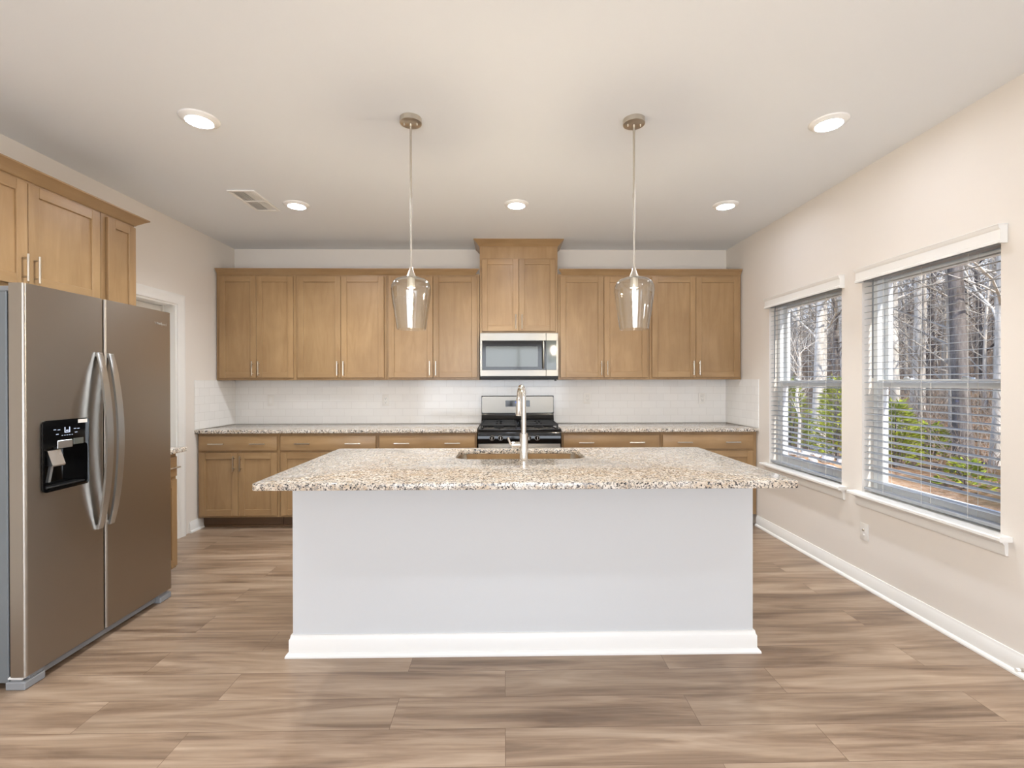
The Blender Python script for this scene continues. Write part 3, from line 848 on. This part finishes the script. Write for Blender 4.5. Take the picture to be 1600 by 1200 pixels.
# ------------------------------------------------------------------ gas range
RX0, RX1 = -.2455, .5165
t = thing('gas_range', 'black and stainless gas range between the rear counters', 'range', ((RX0 + RX1) / 2, YB, 0))
w = (RX1 - RX0) / 2
bm = B(); box(bm, -w, w, -.62, -.012, .03, .895, .003)
for sx_ in (-w + .05, w - .05):
    for yy in (-.58, -.06): cyl(bm, (sx_, yy, 0), (sx_, yy, .035), .018, 12)
obj('body', bm, M_ENAMEL, t)
bm = B(); box(bm, -w, w, -.655, -.09, .895, .917, .006, 2)
ct = obj('cooktop', bm, M_ENAMEL, t)
for ix in (-.19, .19):
    for iy in (-.25, -.50):
        bm = B(); lathe(bm, [(0, .918), (.05, .918), (.05, .925), (.036, .927), (.036, .936), (.032, .939), (0, .939)], 24, (ix, iy, 0)); obj('burner', bm, M_IRON, ct)
for s in (-1, 1):
    bm = B()
    x0, x1 = (s * .19 - .172, s * .19 + .172)
    ya, yb, z0, z1 = -.63, -.125, .944, .960
    for p in (x0, x1 - .016): box(bm, p, p + .016, ya, yb, z0, z1, .003)
    for p in (ya, -.385, yb - .016): box(bm, x0 + .016, x1 - .016, p, p + .016, z0, z1, .003)
    for iy in (-.25, -.50):
        box(bm, s * .19 - .007, s * .19 + .007, iy - .11, iy - .03, z0 + .003, z1, .003); box(bm, s * .19 - .007, s * .19 + .007, iy + .03, iy + .11, z0 + .003, z1, .003)
        box(bm, x0 + .016, s * .19 - .03, iy - .007, iy + .007, z0 + .003, z1, .003); box(bm, s * .19 + .03, x1 - .016, iy - .007, iy + .007, z0 + .003, z1, .003)
    for p in (x0 + .002, x1 - .016):
        for q in (ya, yb - .015): box(bm, p, p + .014, q, q + .015, .9165, z0 + .001)
    obj('grate', bm, M_IRON, ct)
# control panel
bm = B(); prism(bm, [(-.62, .79), (-.664, .79), (-.664, .872), (-.655, .894), (-.62, .894)], 'x', -w, w); cp = obj('control_panel', bm, M_BLACK, t)
for kx in (-.252, -.173, .085, .163):
    bm = B(); lathe(bm, [(0, 0), (.020, 0), (.020, .006), (.016, .009), (.015, .024), (.012, .027), (0, .027)], 22)
    box(bm, -.004, .004, -.017, .017, .026, .034, .002)
    rot_bm(bm, Matrix.Rotation(math.pi / 2, 4, 'X')); bmesh.ops.translate(bm, vec=(kx, -.664, .835), verts=bm.verts[:])
    k_ = obj('knob', bm, M_BLACK, cp)
    bm = B(); lathe(bm, [(.0205, 0.0), (.024, 0), (.0235, .004), (.0205, .004)], 24, closed=True)
    rot_bm(bm, Matrix.Rotation(math.pi / 2, 4, 'X')); bmesh.ops.translate(bm, vec=(kx, -.6645, .835), verts=bm.verts[:]); obj('knob_ring', bm, M_STEEL, k_)
    bm = B(); box(bm, kx - .0022, kx + .0022, -.6990, -.6975, .822, .850); obj('pointer', bm, M_PLATE, k_)
bm = B(); box(bm, -w + .004, w - .004, -.668, -.622, .20, .782, .005, 2); dr = obj('oven_door', bm, M_STEEL, t)
bm = B(); box(bm, -.25, .25, -.670, -.667, .34, .62, .001); obj('oven_window', bm, M_BLACK, dr)
bm = B(); cyl(bm, (-w + .05, -.715, .735), (w - .05, -.715, .735), .012); [cyl(bm, (s_ * (w - .08), -.667, .735), (s_ * (w - .08), -.715, .735), .009) for s_ in (-1, 1)]; obj('handle', bm, M_STEEL, dr)
bm = B(); box(bm, -w + .004, w - .004, -.664, -.622, .04, .195, .005, 2); obj('storage_drawer', bm, M_STEEL, t)
# back guard
bm = B()
prism(bm, [(-.012, .90), (-.115, .90), (-.115, .925), (-.10, .945), (-.072, .985), (-.066, 1.02), (-.085, 1.025), (-.085, 1.198), (-.075, 1.206), (-.012, 1.206)], 'x', -w + .004, w - .004)
bgd = obj('back_guard', bm, M_ENAMEL, t)
bm = B()
pts = rrect(-w + .010, w - .010, 1.03, 1.198, .012, 5)
vs = [bm.verts.new((x, -.0885, z)) for x, z in pts]; f_ = bm.faces.new(vs)
r_ = bmesh.ops.extrude_face_region(bm, geom=[f_])
for g in r_['geom']:
    if isinstance(g, bmesh.types.BMVert): g.co.y = -.0845
fp = obj('steel_fascia', bm, M_STEEL, bgd)
bm = B(); box(bm, -.127, .127, -.0905, -.088, 1.093, 1.158, .002); ds = obj('clock_panel', bm, M_BLACK, bgd)
bm = B(); box(bm, -.02, .022, -.0912, -.0904, 1.132, 1.146); obj('blue_display', bm, M_BLUE, ds)

# ------------------------------------------------------------------ refrigerator (local: front faces -y, x along the room's +y)
FYc, FXf = (2.08 + 2.984) / 2, -2.10
t = thing('refrigerator', 'stainless side-by-side refrigerator with water dispenser on the left wall', 'refrigerator', (FXf, FYc, 0), LW)
w = .452
bm = B(); box(bm, -w + .003, w - .003, .078, .70, .03, 1.752, .004)
obj('body', bm, M_FGREY, t)
bm = B(); box(bm, -w + .01, w - .01, .066, .079, .06, 1.74); obj('gasket', bm, M_BLACKM, t)
seam = 2.493 - FYc
def fr_door(x0, x1, hole=None):
    """rounded-edge door, front at y=0..; slightly bowed"""
    bm = B()
    prof = []
    r = .012
    for k in range(9): a = math.radians(180 + 90 * k / 8); prof.append((x0 + r + r * math.cos(a), r + r * math.sin(a)))
    n = 8
    for k in range(0):
        u = k; prof.append((x0 + r + (x1 - x0 - 2 * r) * u, 0))
    for k in range(9): a = math.radians(270 + 90 * k / 8); prof.append((x1 - r + r * math.cos(a), r + r * math.sin(a)))
    prof += [(x1, .065), (x0, .065)]
    prism(bm, prof, 'z', .058, 1.787)
    return bm
def carved(name, bm, x0, x1, z0, z1, depth, M, parent):
    """door with a rectangular pocket for the dispenser"""
    o = obj(name, bm, M); c = B(); box(c, x0, x1, -.05, depth, z0, z1); co = obj('pocket', c, None)
    md = o.modifiers.new('pocket', 'BOOLEAN'); md.operation = 'DIFFERENCE'; md.object = co; md.solver = 'EXACT'
    bpy.context.view_layer.update()
    me = bpy.data.meshes.new_from_object(o.evaluated_get(bpy.context.evaluated_depsgraph_get()))
    bpy.data.objects.remove(o, do_unlink=True); bpy.data.objects.remove(co, do_unlink=True)
    me.name = name
    for p_ in me.polygons: p_.use_smooth = False
    o = bpy.data.objects.new(name, me); COL.objects.link(o); o.parent = parent
    return o
dL = carved('freezer_door', fr_door(-w, seam - .004), 2.155 - FYc + .006, 2.392 - FYc - .006, .852, 1.169, .058, M_FRIDGE, t)
dR = obj('fresh_food_door', fr_door(seam + .004, w), M_FRIDGE, t, smooth=False)
def handle(x, parent, z0, z1):
    bm = B(); n = 18; ring_ = []
    for k in range(n + 1):
        u = k / n; z = z0 + (z1 - z0) * u
        off = .012 + .052 * math.sin(math.pi * u) ** .8
        hw = .0165 + .003 * math.sin(math.pi * u)
        th = .014
        ring_.append([bm.verts.new(p) for p in ((x - hw, -off, z), (x + hw, -off, z), (x + hw - .003, -off + th, z), (x - hw + .003, -off + th, z))])
    for a, b in zip(ring_, ring_[1:]):
        for k in range(4): bm.faces.new((a[k], a[(k + 1) % 4], b[(k + 1) % 4], b[k]))
    bm.faces.new(ring_[0]); bm.faces.new(ring_[-1])
    es = [e for e in bm.edges if abs(e.verts[0].co.z - e.verts[1].co.z) > .02]
    bmesh.ops.bevel(bm, geom=es, offset=.003, segments=2, affect='EDGES', profile=.5)
    for z in (z0 + .012, z1 - .012): box(bm, x - .012, x + .012, -.014, .004, z - .012, z + .012, .003)
    return obj('handle', bm, M_HANDLE, parent)
handle(seam - .040, dL, .595, 1.505); handle(seam + .030, dR, .600, 1.503)
# dispenser
X0, X1, ZA, ZB_ = 2.155 - FYc, 2.392 - FYc, .846, 1.175
bm = B()
pts = rrect(X0, X1, ZA, ZB_, .018, 5)
f0 = [bm.verts.new((x, -.0075, z)) for x, z in pts]; f1 = [bm.verts.new((x, -.001, z)) for x, z in pts]
in_ = rrect(X0 + .012, X1 - .012, ZA + .014, 1.045, .014, 5)
zsp = 1.052
# frame: upper control fascia solid, lower part an open cavity
rr = rrect(X0 + .010, X1 - .010, ZA + .012, zsp, .014, 5)
g0_ = [bm.verts.new((x, -.0075, z)) for x, z in rr]; g1_ = [bm.verts.new((x, .054, z)) for x, z in rr]
ed = [bm.edges.new((f0[i], f0[(i + 1) % len(f0)])) for i in range(len(f0))] + [bm.edges.new((g0_[i], g0_[(i + 1) % len(g0_)])) for i in range(len(g0_))]
bmesh.ops.triangle_fill(bm, use_beauty=True, edges=ed)
for A_, B_ in ((f0, f1), (g0_, g1_)):
    for k in range(len(A_)): bm.faces.new((A_[k], A_[(k + 1) % len(A_)], B_[(k + 1) % len(A_)], B_[k]))
bm.faces.new(g1_)
dp = obj('dispenser', bm, M_BLACK, dL)
cxd = (X0 + X1) / 2
bm = B()   # cup mark with light
for x in (-.012, .012): box(bm, cxd + x - .0016, cxd + x + .0016, -.0086, -.0074, 1.112, 1.138)
box(bm, cxd - .0105, cxd + .0105, -.0086, -.0074, 1.112, 1.115); box(bm, cxd - .006, cxd + .006, -.0086, -.0074, 1.119, 1.124)
for x, z in ((-.062, 1.13), (-.042, 1.128), (.04, 1.127), (.058, 1.126), (-.05, 1.108), (.046, 1.109)): box(bm, cxd + x - .006, cxd + x + .006, -.0084, -.0074, z - .0012, z + .0012)
for k in range(5): box(bm, cxd - .025 + k * .0125 - .003, cxd - .025 + k * .0125 + .003, -.0084, -.0074, 1.099, 1.101)
obj('control_marks', bm, M_ICON, dp)
bm = B(); box(bm, X1 - .062, X1 - .012, -.0084, -.0074, 1.152, 1.170); obj('sticker', bm, M_PLATE, dp)
bm = B(); box(bm, X0 + .068, X0 + .145, -.010, .012, 1.040, 1.078, .002); obj('water_nozzle_cover', bm, M_HANDLE, dp)
bm = B(); box(bm, X0 + .150, X0 + .205, -.0095, .0, 1.050, 1.080, .002); obj('filter_window', bm, M_GLASSD, dp)
bm = B()
prism(bm, [(-.001, 1.035), (.03, 1.035), (.022, .972), (-.020, .962), (-.024, .968)], 'x', X0 + .028, X0 + .092)
obj('ice_chute', bm, M_HANDLE, dp)
bm = B(); prism(bm, [(.006, .968), (.018, .968), (.034, .885), (.022, .885)], 'x', X0 + .054, X0 + .066); obj('paddle', bm, M_FPLAST, dp)
bm = B(); box(bm, X0 + .018, X1 - .018, -.003, .052, ZA + .0135, ZA + .022, .002); obj('drip_tray', bm, M_BLACKM, dp)
# maker's badge on the right-hand door
cu = bpy.data.curves.new('badge_text', 'FONT'); cu.body = 'Whirlpool'; cu.size = .024; cu.extrude = .0006; cu.align_x = 'CENTER'
tmp = bpy.data.objects.new('badge_text', cu); COL.objects.link(tmp)
bpy.context.view_layer.update()
me = bpy.data.meshes.new_from_object(tmp.evaluated_get(bpy.context.evaluated_depsgraph_get()))
bpy.data.objects.remove(tmp, do_unlink=True)
me.transform(Matrix.Translation((2.897 - FYc, -.0006, 1.700)) @ Matrix.Rotation(math.pi / 2, 4, 'X'))
me.materials.append(M_HANDLE)
bdg = bpy.data.objects.new('badge', me); COL.objects.link(bdg); bdg.parent = dR
# base grille and hinge covers
bm = B(); box(bm, -w + .01, w - .01, .030, .078, .012, .040, .003); box(bm, -w + .075, w - .075, .045, .078, .040, .058, .002)
obj('base_grille', bm, M_FPLAST, t)
for s in (-1, 1):
    bm = B()
    a, b = sorted((s * w, s * (w - .095)))
    box(bm, a, b, .004, .09, .0, .036, .004)
    a2, b2 = sorted((s * (w - .028), s * (w - .10)))
    box(bm, a2, b2, .012, .05, .036, .055, .002)
    obj('foot_cover', bm, M_FPLAST, t)
    bm = B(); a, b = sorted((s * (w - .004), s * (w - .045))); box(bm, a, b, .018, .085, .043, .056, .004); obj('hinge', bm, M_WHITE, t)
    bm = B(); a, b = sorted((s * (w - .01), s * (w - .075))); box(bm, a, b, .030, .16, 1.7525, 1.776, .005, 2); obj('hinge_cover', bm, M_FPLAST, t)
# ------------------------------------------------------------------ outdoors beyond the right wall
def ground_z(x, y):
    kn = ((2.5, -.55), (4.4, -.22), (6, -.16), (8, -.25), (11, .32), (20, 1.25), (40, 4.), (66, 9.))
    z = kn[-1][1]
    for (a, u), (b, v) in zip(kn, kn[1:]):
        if x <= b: z = u + (v - u) * max(0, (x - a) / (b - a)); break
    z += .24 * math.exp(-((x - 5.25) / .6) ** 2 - ((y - 8.1) / 1.3) ** 2)      # bank of rocks
    return z + .04 * math.sin(x * 1.3 + y * .7) + .03 * math.sin(y * 1.1 - x * .4)
def ground_mat():
    M = mat('leaf_litter', (150, 120, 92), .9, spec=.1); q = NT(M)
    v = q.coords()
    a = q.ramp(q.noise(v, 9, 6, .75), [(.34, (88, 66, 48)), (.5, (160, 124, 94)), (.66, (214, 182, 150))])
    b = q.ramp(q.noise(v, 1.1, 5, .6), [(.40, (0, 0, 0)), (.66, (1, 1, 1))])
    c = q.mix(b, a, (112, 92, 66))
    d = q.ramp(q.noise(v, 14, 5, .7), [(.35, (186, 140, 100)), (.65, (222, 186, 148))])
    sp = q.n('ShaderNodeSeparateXYZ'); q.l(v, sp.inputs[0])
    nz = q.n('ShaderNodeMath', operation='MULTIPLY_ADD'); q.l(q.noise(v, .9, 3), nz.inputs[0]); nz.inputs[1].default_value = 2.2; q.l(sp.outputs[0], nz.inputs[2])
    mr = q.n('ShaderNodeMapRange'); mr.inputs[1].default_value = 6.6; mr.inputs[2].default_value = 7.4; q.l(nz.outputs[0], mr.inputs[0])
    x = q.n('ShaderNodeMix', data_type='RGBA', blend_type='MIX'); q.l(mr.outputs[0], x.inputs[0]); q.l(d, x.inputs[6]); q.l(c, x.inputs[7])
    q.l(x.outputs[2], q.b.inputs['Base Color'])
    q.bump(q.noise(v, 11, 5, .7), .8, .08)
    return M
bm = B()
xs = [2.53, 3.2, 4, 4.4, 4.8, 5.2, 5.6, 6, 7, 8, 9, 10, 12, 14, 17, 20, 25, 30, 36, 44, 54, 66]
ys = [-16, -10, -6, -3, 0] + [1.5 + .8 * k for k in range(20)] + [19, 22, 26, 30, 36, 44, 54, 66]
gv = [[bm.verts.new((x, y, ground_z(x, y))) for y in ys] for x in xs]
for i in range(len(xs) - 1):
    for j in range(len(ys) - 1): bm.faces.new((gv[i][j], gv[i + 1][j], gv[i + 1][j + 1], gv[i][j + 1]))
g_ = obj('hillside', bm, ground_mat()); tag(g_, 'leaf-covered hillside rising outside the windows', 'ground', kind='structure')

def bark(name, lo, hi):
    M = mat(name, hi, .85, spec=.15); q = NT(M)
    v = q.coords((1, 1, .25), True)
    q.l(q.ramp(q.noise(v, 9, 5, .7), [(.35, lo), (.62, hi)]), q.b.inputs['Base Color'])
    q.bump(q.noise(v, 16, 4, .7), .6, .03)
    return M
M_BARK = bark('grey_bark', (128, 120, 110), (188, 180, 168))
M_BARK2 = bark('pale_bark', (176, 168, 156), (222, 214, 202))
M_BARKD = bark('dark_bark', (82, 76, 72), (132, 124, 118))
M_TWIG = mat('twigs', (150, 136, 122), .9, spec=.1)

def branch(bm, p, d, L, r, depth, rr):
    pts = [p]; rad = [r]; n = 5 if depth else 4
    d = d.normalized(); q = p
    for k in range(n):
        d = (d + Vector((rr.uniform(-1, 1), rr.uniform(-1, 1), rr.uniform(-.5, .8))) * .22).normalized()
        q = q + d * L / n; pts.append(q); rad.append(max(.003, r * (1 - .85 * (k + 1) / n)))
    tube(bm, pts, rad, 5 if depth > 1 else 4, cap=False)
    if depth > 0:
        for k in range(1, n + 1):
            for _ in range(2 if depth > 1 else 2):
                dd = (pts[k] - pts[k - 1]).normalized()
                nd = (dd + Vector((rr.uniform(-1, 1), rr.uniform(-1, 1), rr.uniform(-.3, 1))) * .9).normalized()
                branch(bm, pts[k], nd, L * rr.uniform(.35, .55), max(.003, rad[k] * .6), depth - 1, rr)
def make_tree(hgt, r, rr, first=.2, nb=14, lean=.03, depth=1):
    bm = B(); pts = []; rad = []
    p = Vector((0, 0, -.15)); d = Vector((rr.uniform(-lean, lean), rr.uniform(-lean, lean), 1))
    n = 12
    for k in range(n + 1):
        pts.append(p.copy()); u = k / n
        rad.append(r * (1.25 if k == 0 else 1 - .8 * u))
        d = (d + Vector((rr.uniform(-1, 1), rr.uniform(-1, 1), 0)) * .035).normalized()
        p = p + d * hgt / n
    tube(bm, pts, rad, 9, cap=False)
    tr = bm
    bb = B()
    for k in range(nb):
        u = first + (1 - first) * (k + rr.random()) / nb
        i = min(n - 1, int(u * n)); q = pts[i].lerp(pts[i + 1], u * n - i)
        a = rr.uniform(0, 6.283)
        branch(bb, q, Vector((math.cos(a), math.sin(a), rr.uniform(.3, 1.0))), hgt * rr.uniform(.12, .26) * (1.15 - .5 * u), max(.006, r * (1 - .8 * u) * .42), depth, rr)
    return tr, bb
rt_ = random.Random(5)
PROT = []
def tree_thing(x, y, label, group, meshes, mats, rz, sc):
    """root = trunk mesh, child = branches"""
    o = bpy.data.objects.new('bare_tree', meshes[0]); COL.objects.link(o)
    o.location = (x, y, ground_z(x, y)); o.rotation_euler = (0, 0, rz); o.scale = (sc, sc, sc)
    tag(o, label, 'tree', group)
    b = bpy.data.objects.new('branches', meshes[1]); COL.objects.link(b); b.parent = o
    return o
def to_mesh(name, bm, M):
    me = bpy.data.meshes.new(name); bm.to_mesh(me); bm.free(); me.materials.append(M)
    for p in me.polygons: p.use_smooth = True
    return me
for hgt, r, M, nb, first in ((11, .10, M_BARK, 20, .15), (13, .13, M_BARK2, 18, .3), (9, .06, M_BARK, 22, .12), (12, .09, M_BARK2, 20, .2), (7, .045, M_BARK2, 20, .10), (10, .08, M_BARKD, 22, .14)):
    tr, bb = make_tree(hgt, r, rt_, first, nb)
    PROT.append((to_mesh('trunk', tr, M), to_mesh('branches', bb, M)))

# the trees one can tell apart
bigt = make_tree(15, .135, rt_, .35, 14, .01); bigm = (to_mesh('trunk', bigt[0], M_BARKD), to_mesh('branches', bigt[1], M_BARK))
NAMED = [
    (8.05, 8.08, bigm, 'thickest dark tree trunk seen through the window nearest the viewer', 1.0),
    (7.4, 11.02, PROT[1], 'pale straight tree trunk seen through the window nearer the corner', .85),
    (8.0, 11.72, PROT[3], 'second pale trunk right beside the palest one in the corner-side window', 1.0),
    (8.8, 8.25, PROT[3], 'pale leaning trunk at the far right of the window nearest the viewer', 1.0),
]
for x, y, ms, lab, s in NAMED: tree_thing(x, y, lab, None, ms, None, rt_.uniform(0, 6), s)
pts_ = [(n_[0], n_[1]) for n_ in NAMED]
count = 0
for tries in range(6000):
    if count >= 190: break
    x = 8.5 + 34 * rt_.random() ** 1.15
    k = rt_.uniform(.62, 2.15)
    y = x * k
    if y > 60: continue
    md = .55 + .018 * x
    if any((x - a) ** 2 + (y - b) ** 2 < md * md for a, b in pts_): continue
    pts_.append((x, y))
    i = rt_.choice([0, 0, 1, 2, 2, 3, 4, 4, 5])
    tree_thing(x, y, 'bare leafless tree in the woods outside the windows', 'bare winter trees outside the windows', PROT[i], None, rt_.uniform(0, 6.28), rt_.uniform(.75, 1.35))
    count += 1

# pale sapling in front of the corner-side window, evergreen bushes
def sapling(x, y, h, label):
    bm = B(); rr = random.Random(3)
    pts = [Vector((0, 0, -.1)), Vector((.02, 0, h * .3)), Vector((-.02, .02, h * .55)), Vector((.03, .0, h * .8)), Vector((0, 0, h))]
    tube(bm, pts, [.028, .024, .019, .013, .006], 7, cap=False)
    for u in (.3, .42, .5, .58, .66, .75, .85, .92):
        i = min(3, int(u * 4)); p = pts[i].lerp(pts[i + 1], u * 4 - i); a = rr.uniform(0, 6.28)
        branch(bm, p, Vector((math.cos(a), math.sin(a), .8)), h * .3, .010, 1, rr)
    o = obj('sapling', bm, M_BARK2); o.location = (x, y, ground_z(x, y)); tag(o, label, 'sapling')
sapling(5.35, 8.44, 1.9, 'thin pale bare sapling just outside the window nearer the corner')

def leaf_mat(name, lo, hi):
    M = mat(name, hi, .6, spec=.2); q = NT(M)
    q.l(q.ramp(q.noise(q.coords(), 5, 3, .6), [(.35, lo), (.65, hi)]), q.b.inputs['Base Color'])
    return M
M_PINE = leaf_mat('evergreen_needles', (96, 112, 34), (176, 182, 62))
def bush(x, y, w, h, label, seed, group=None, dens=900, name='evergreen_bush'):
    rr = random.Random(seed)
    o = thing(name, label, 'bush', (x, y, ground_z(x, y)), rr.uniform(0, 6), group)
    st = B(); lf = B()
    for k in range(7):
        a = rr.uniform(0, 6.28); tip = Vector((math.cos(a) * w * .4 * rr.random(), math.sin(a) * w * .4 * rr.random(), h * rr.uniform(.6, .95)))
        tube(st, [(0, 0, -.05), tip * .5 + Vector((0, 0, .05)), tip], [.018, .012, .005], 5, cap=False)
    for k in range(dens):
        u = rr.random(); a = rr.uniform(0, 6.28); rad = w * .5 * math.sqrt(rr.random()) * (1.05 - u ** 1.6 * .8)
        p = Vector((rad * math.cos(a), rad * math.sin(a), h * (.08 + .92 * u)))
        d = Vector((math.cos(a) + rr.uniform(-.8, .8), math.sin(a) + rr.uniform(-.8, .8), rr.uniform(-.2, 1))).normalized()
        L = rr.uniform(.07, .15); sdir = d.orthogonal().normalized() * rr.uniform(.008, .02)
        sdir.rotate(Matrix.Rotation(rr.uniform(0, 6.28), 3, d))
        vs = [lf.verts.new(p - sdir * .3), lf.verts.new(p + d * L * .5 - sdir), lf.verts.new(p + d * L), lf.verts.new(p + d * L * .5 + sdir)]
        lf.faces.new(vs)
    obj('stems', st, M_BARKD, o); obj('foliage', lf, M_PINE, o, smooth=False)
bush(6.0, 8.36, .75, 1.45, 'yellow-green evergreen bush at the right side of the corner-side window', 1, dens=1500)
bush(5.75, 9.35, .8, 1.45, 'yellow-green evergreen bush behind the pale sapling', 2, dens=1300)
bush(6.9, 8.16, .75, 1.15, 'yellow-green evergreen bush at the left side of the window nearest the viewer', 4, dens=1400)
bush(8.4, 9.1, .9, .7, 'small evergreen bush in the middle of the window nearest the viewer', 5, dens=800)
bush(6.6, 6.6, .6, .4, 'low green shrub near the dirt bank outside the window nearest the viewer', 6, dens=300, name='low_shrub')

# rocks along the bank
M_ROCK = mat('pale_rock', (222, 214, 204), .85, spec=.2); q = NT(M_ROCK)
q.l(q.ramp(q.noise(q.coords((1, 1, 1), True), 6, 5, .65), [(.35, (176, 160, 146)), (.62, (232, 226, 218))]), q.b.inputs['Base Color'])
RK = []
for k in range(5):
    bm = B(); bmesh.ops.create_icosphere(bm, subdivisions=2, radius=1); rr = random.Random(40 + k)
    off = [Vector((rr.uniform(-1, 1), rr.uniform(-1, 1), rr.uniform(-1, 1))).normalized() for _ in range(9)]
    for v in bm.verts:
        lim = min((.72 + .12 * (j % 3)) / max(.2, v.co.dot(o_)) if v.co.dot(o_) > .2 else 9 for j, o_ in enumerate(off))
        v.co *= min(1, lim)
    me = bpy.data.meshes.new('rock'); bm.to_mesh(me); bm.free(); me.materials.append(M_ROCK); RK.append(me)
rk = random.Random(8)
def rock(x, y, s, label, group=None, f=.7):
    o = bpy.data.objects.new('rock', rk.choice(RK)); COL.objects.link(o)
    o.location = (x, y, ground_z(x, y) + s * .25); o.rotation_euler = (rk.uniform(-.4, .4), rk.uniform(-.4, .4), rk.uniform(0, 6)); o.scale = (s * rk.uniform(.9, 1.4), s, s * f)
    tag(o, label, 'rock', group)
rock(6.0, 8.72, .24, 'largest pale boulder above the rock bank outside the corner-side window')
placed = [(6.0, 8.72, .3), (6.0, 8.36, .42), (5.75, 9.35, .42), (5.35, 8.44, .05)]
for k in range(900):
    if len(placed) > 74: break
    x, y, s = 4.75 + 1.0 * rk.random(), 6.9 + 2.5 * rk.random(), rk.uniform(.06, .15)
    if any((x - a) ** 2 + (y - b) ** 2 < (1.05 * s + r) ** 2 for a, b, r in placed): continue
    placed.append((x, y, 1.05 * s))
    rock(x, y, s, 'pale broken rock in the rock bank outside the corner-side window', 'pale rocks in the bank')

# tangled undergrowth nobody could count
def thicket(n, x0, x1, k0, k1, hmin, hmax, seed):
    bm = B(); rr = random.Random(seed)
    for _ in range(n):
        x = x0 + (x1 - x0) * rr.random(); y = x * rr.uniform(k0, k1)
        p = Vector((x, y, ground_z(x, y) - .02)); h = rr.uniform(hmin, hmax)
        d = Vector((rr.uniform(-.6, .6), rr.uniform(-.6, .6), 1)).normalized()
        mid = p + d * h * .55; e = mid + (d + Vector((rr.uniform(-.7, .7), rr.uniform(-.7, .7), rr.uniform(-.3, .1)))) * h * .45
        r = .004 + .0006 * x * rr.random()
        tube(bm, [p, mid, e], [r, r * .8, r * .3], 3, cap=False)
        for _k in range(3):
            s_ = p.lerp(mid, rr.uniform(.3, 1)); dd = (d + Vector((rr.uniform(-1, 1), rr.uniform(-1, 1), rr.uniform(-.2, .6)))) * h * rr.uniform(.2, .45)
            tube(bm, [s_, s_ + dd], [r * .6, r * .2], 3, cap=False)
    return bm
o = obj('undergrowth', thicket(2600, 7.0, 26, .7, 2.0, .4, 1.6, 21), M_TWIG, smooth=False)
tag(o, 'tangle of bare grey-brown brush between the trees outside', 'brush', kind='stuff')
o = obj('undergrowth', thicket(2600, 18, 50, .7, 1.95, 2.5, 7.0, 22), M_TWIG, smooth=False)
tag(o, 'distant tangle of bare branches deep in the woods outside', 'brush', kind='stuff')
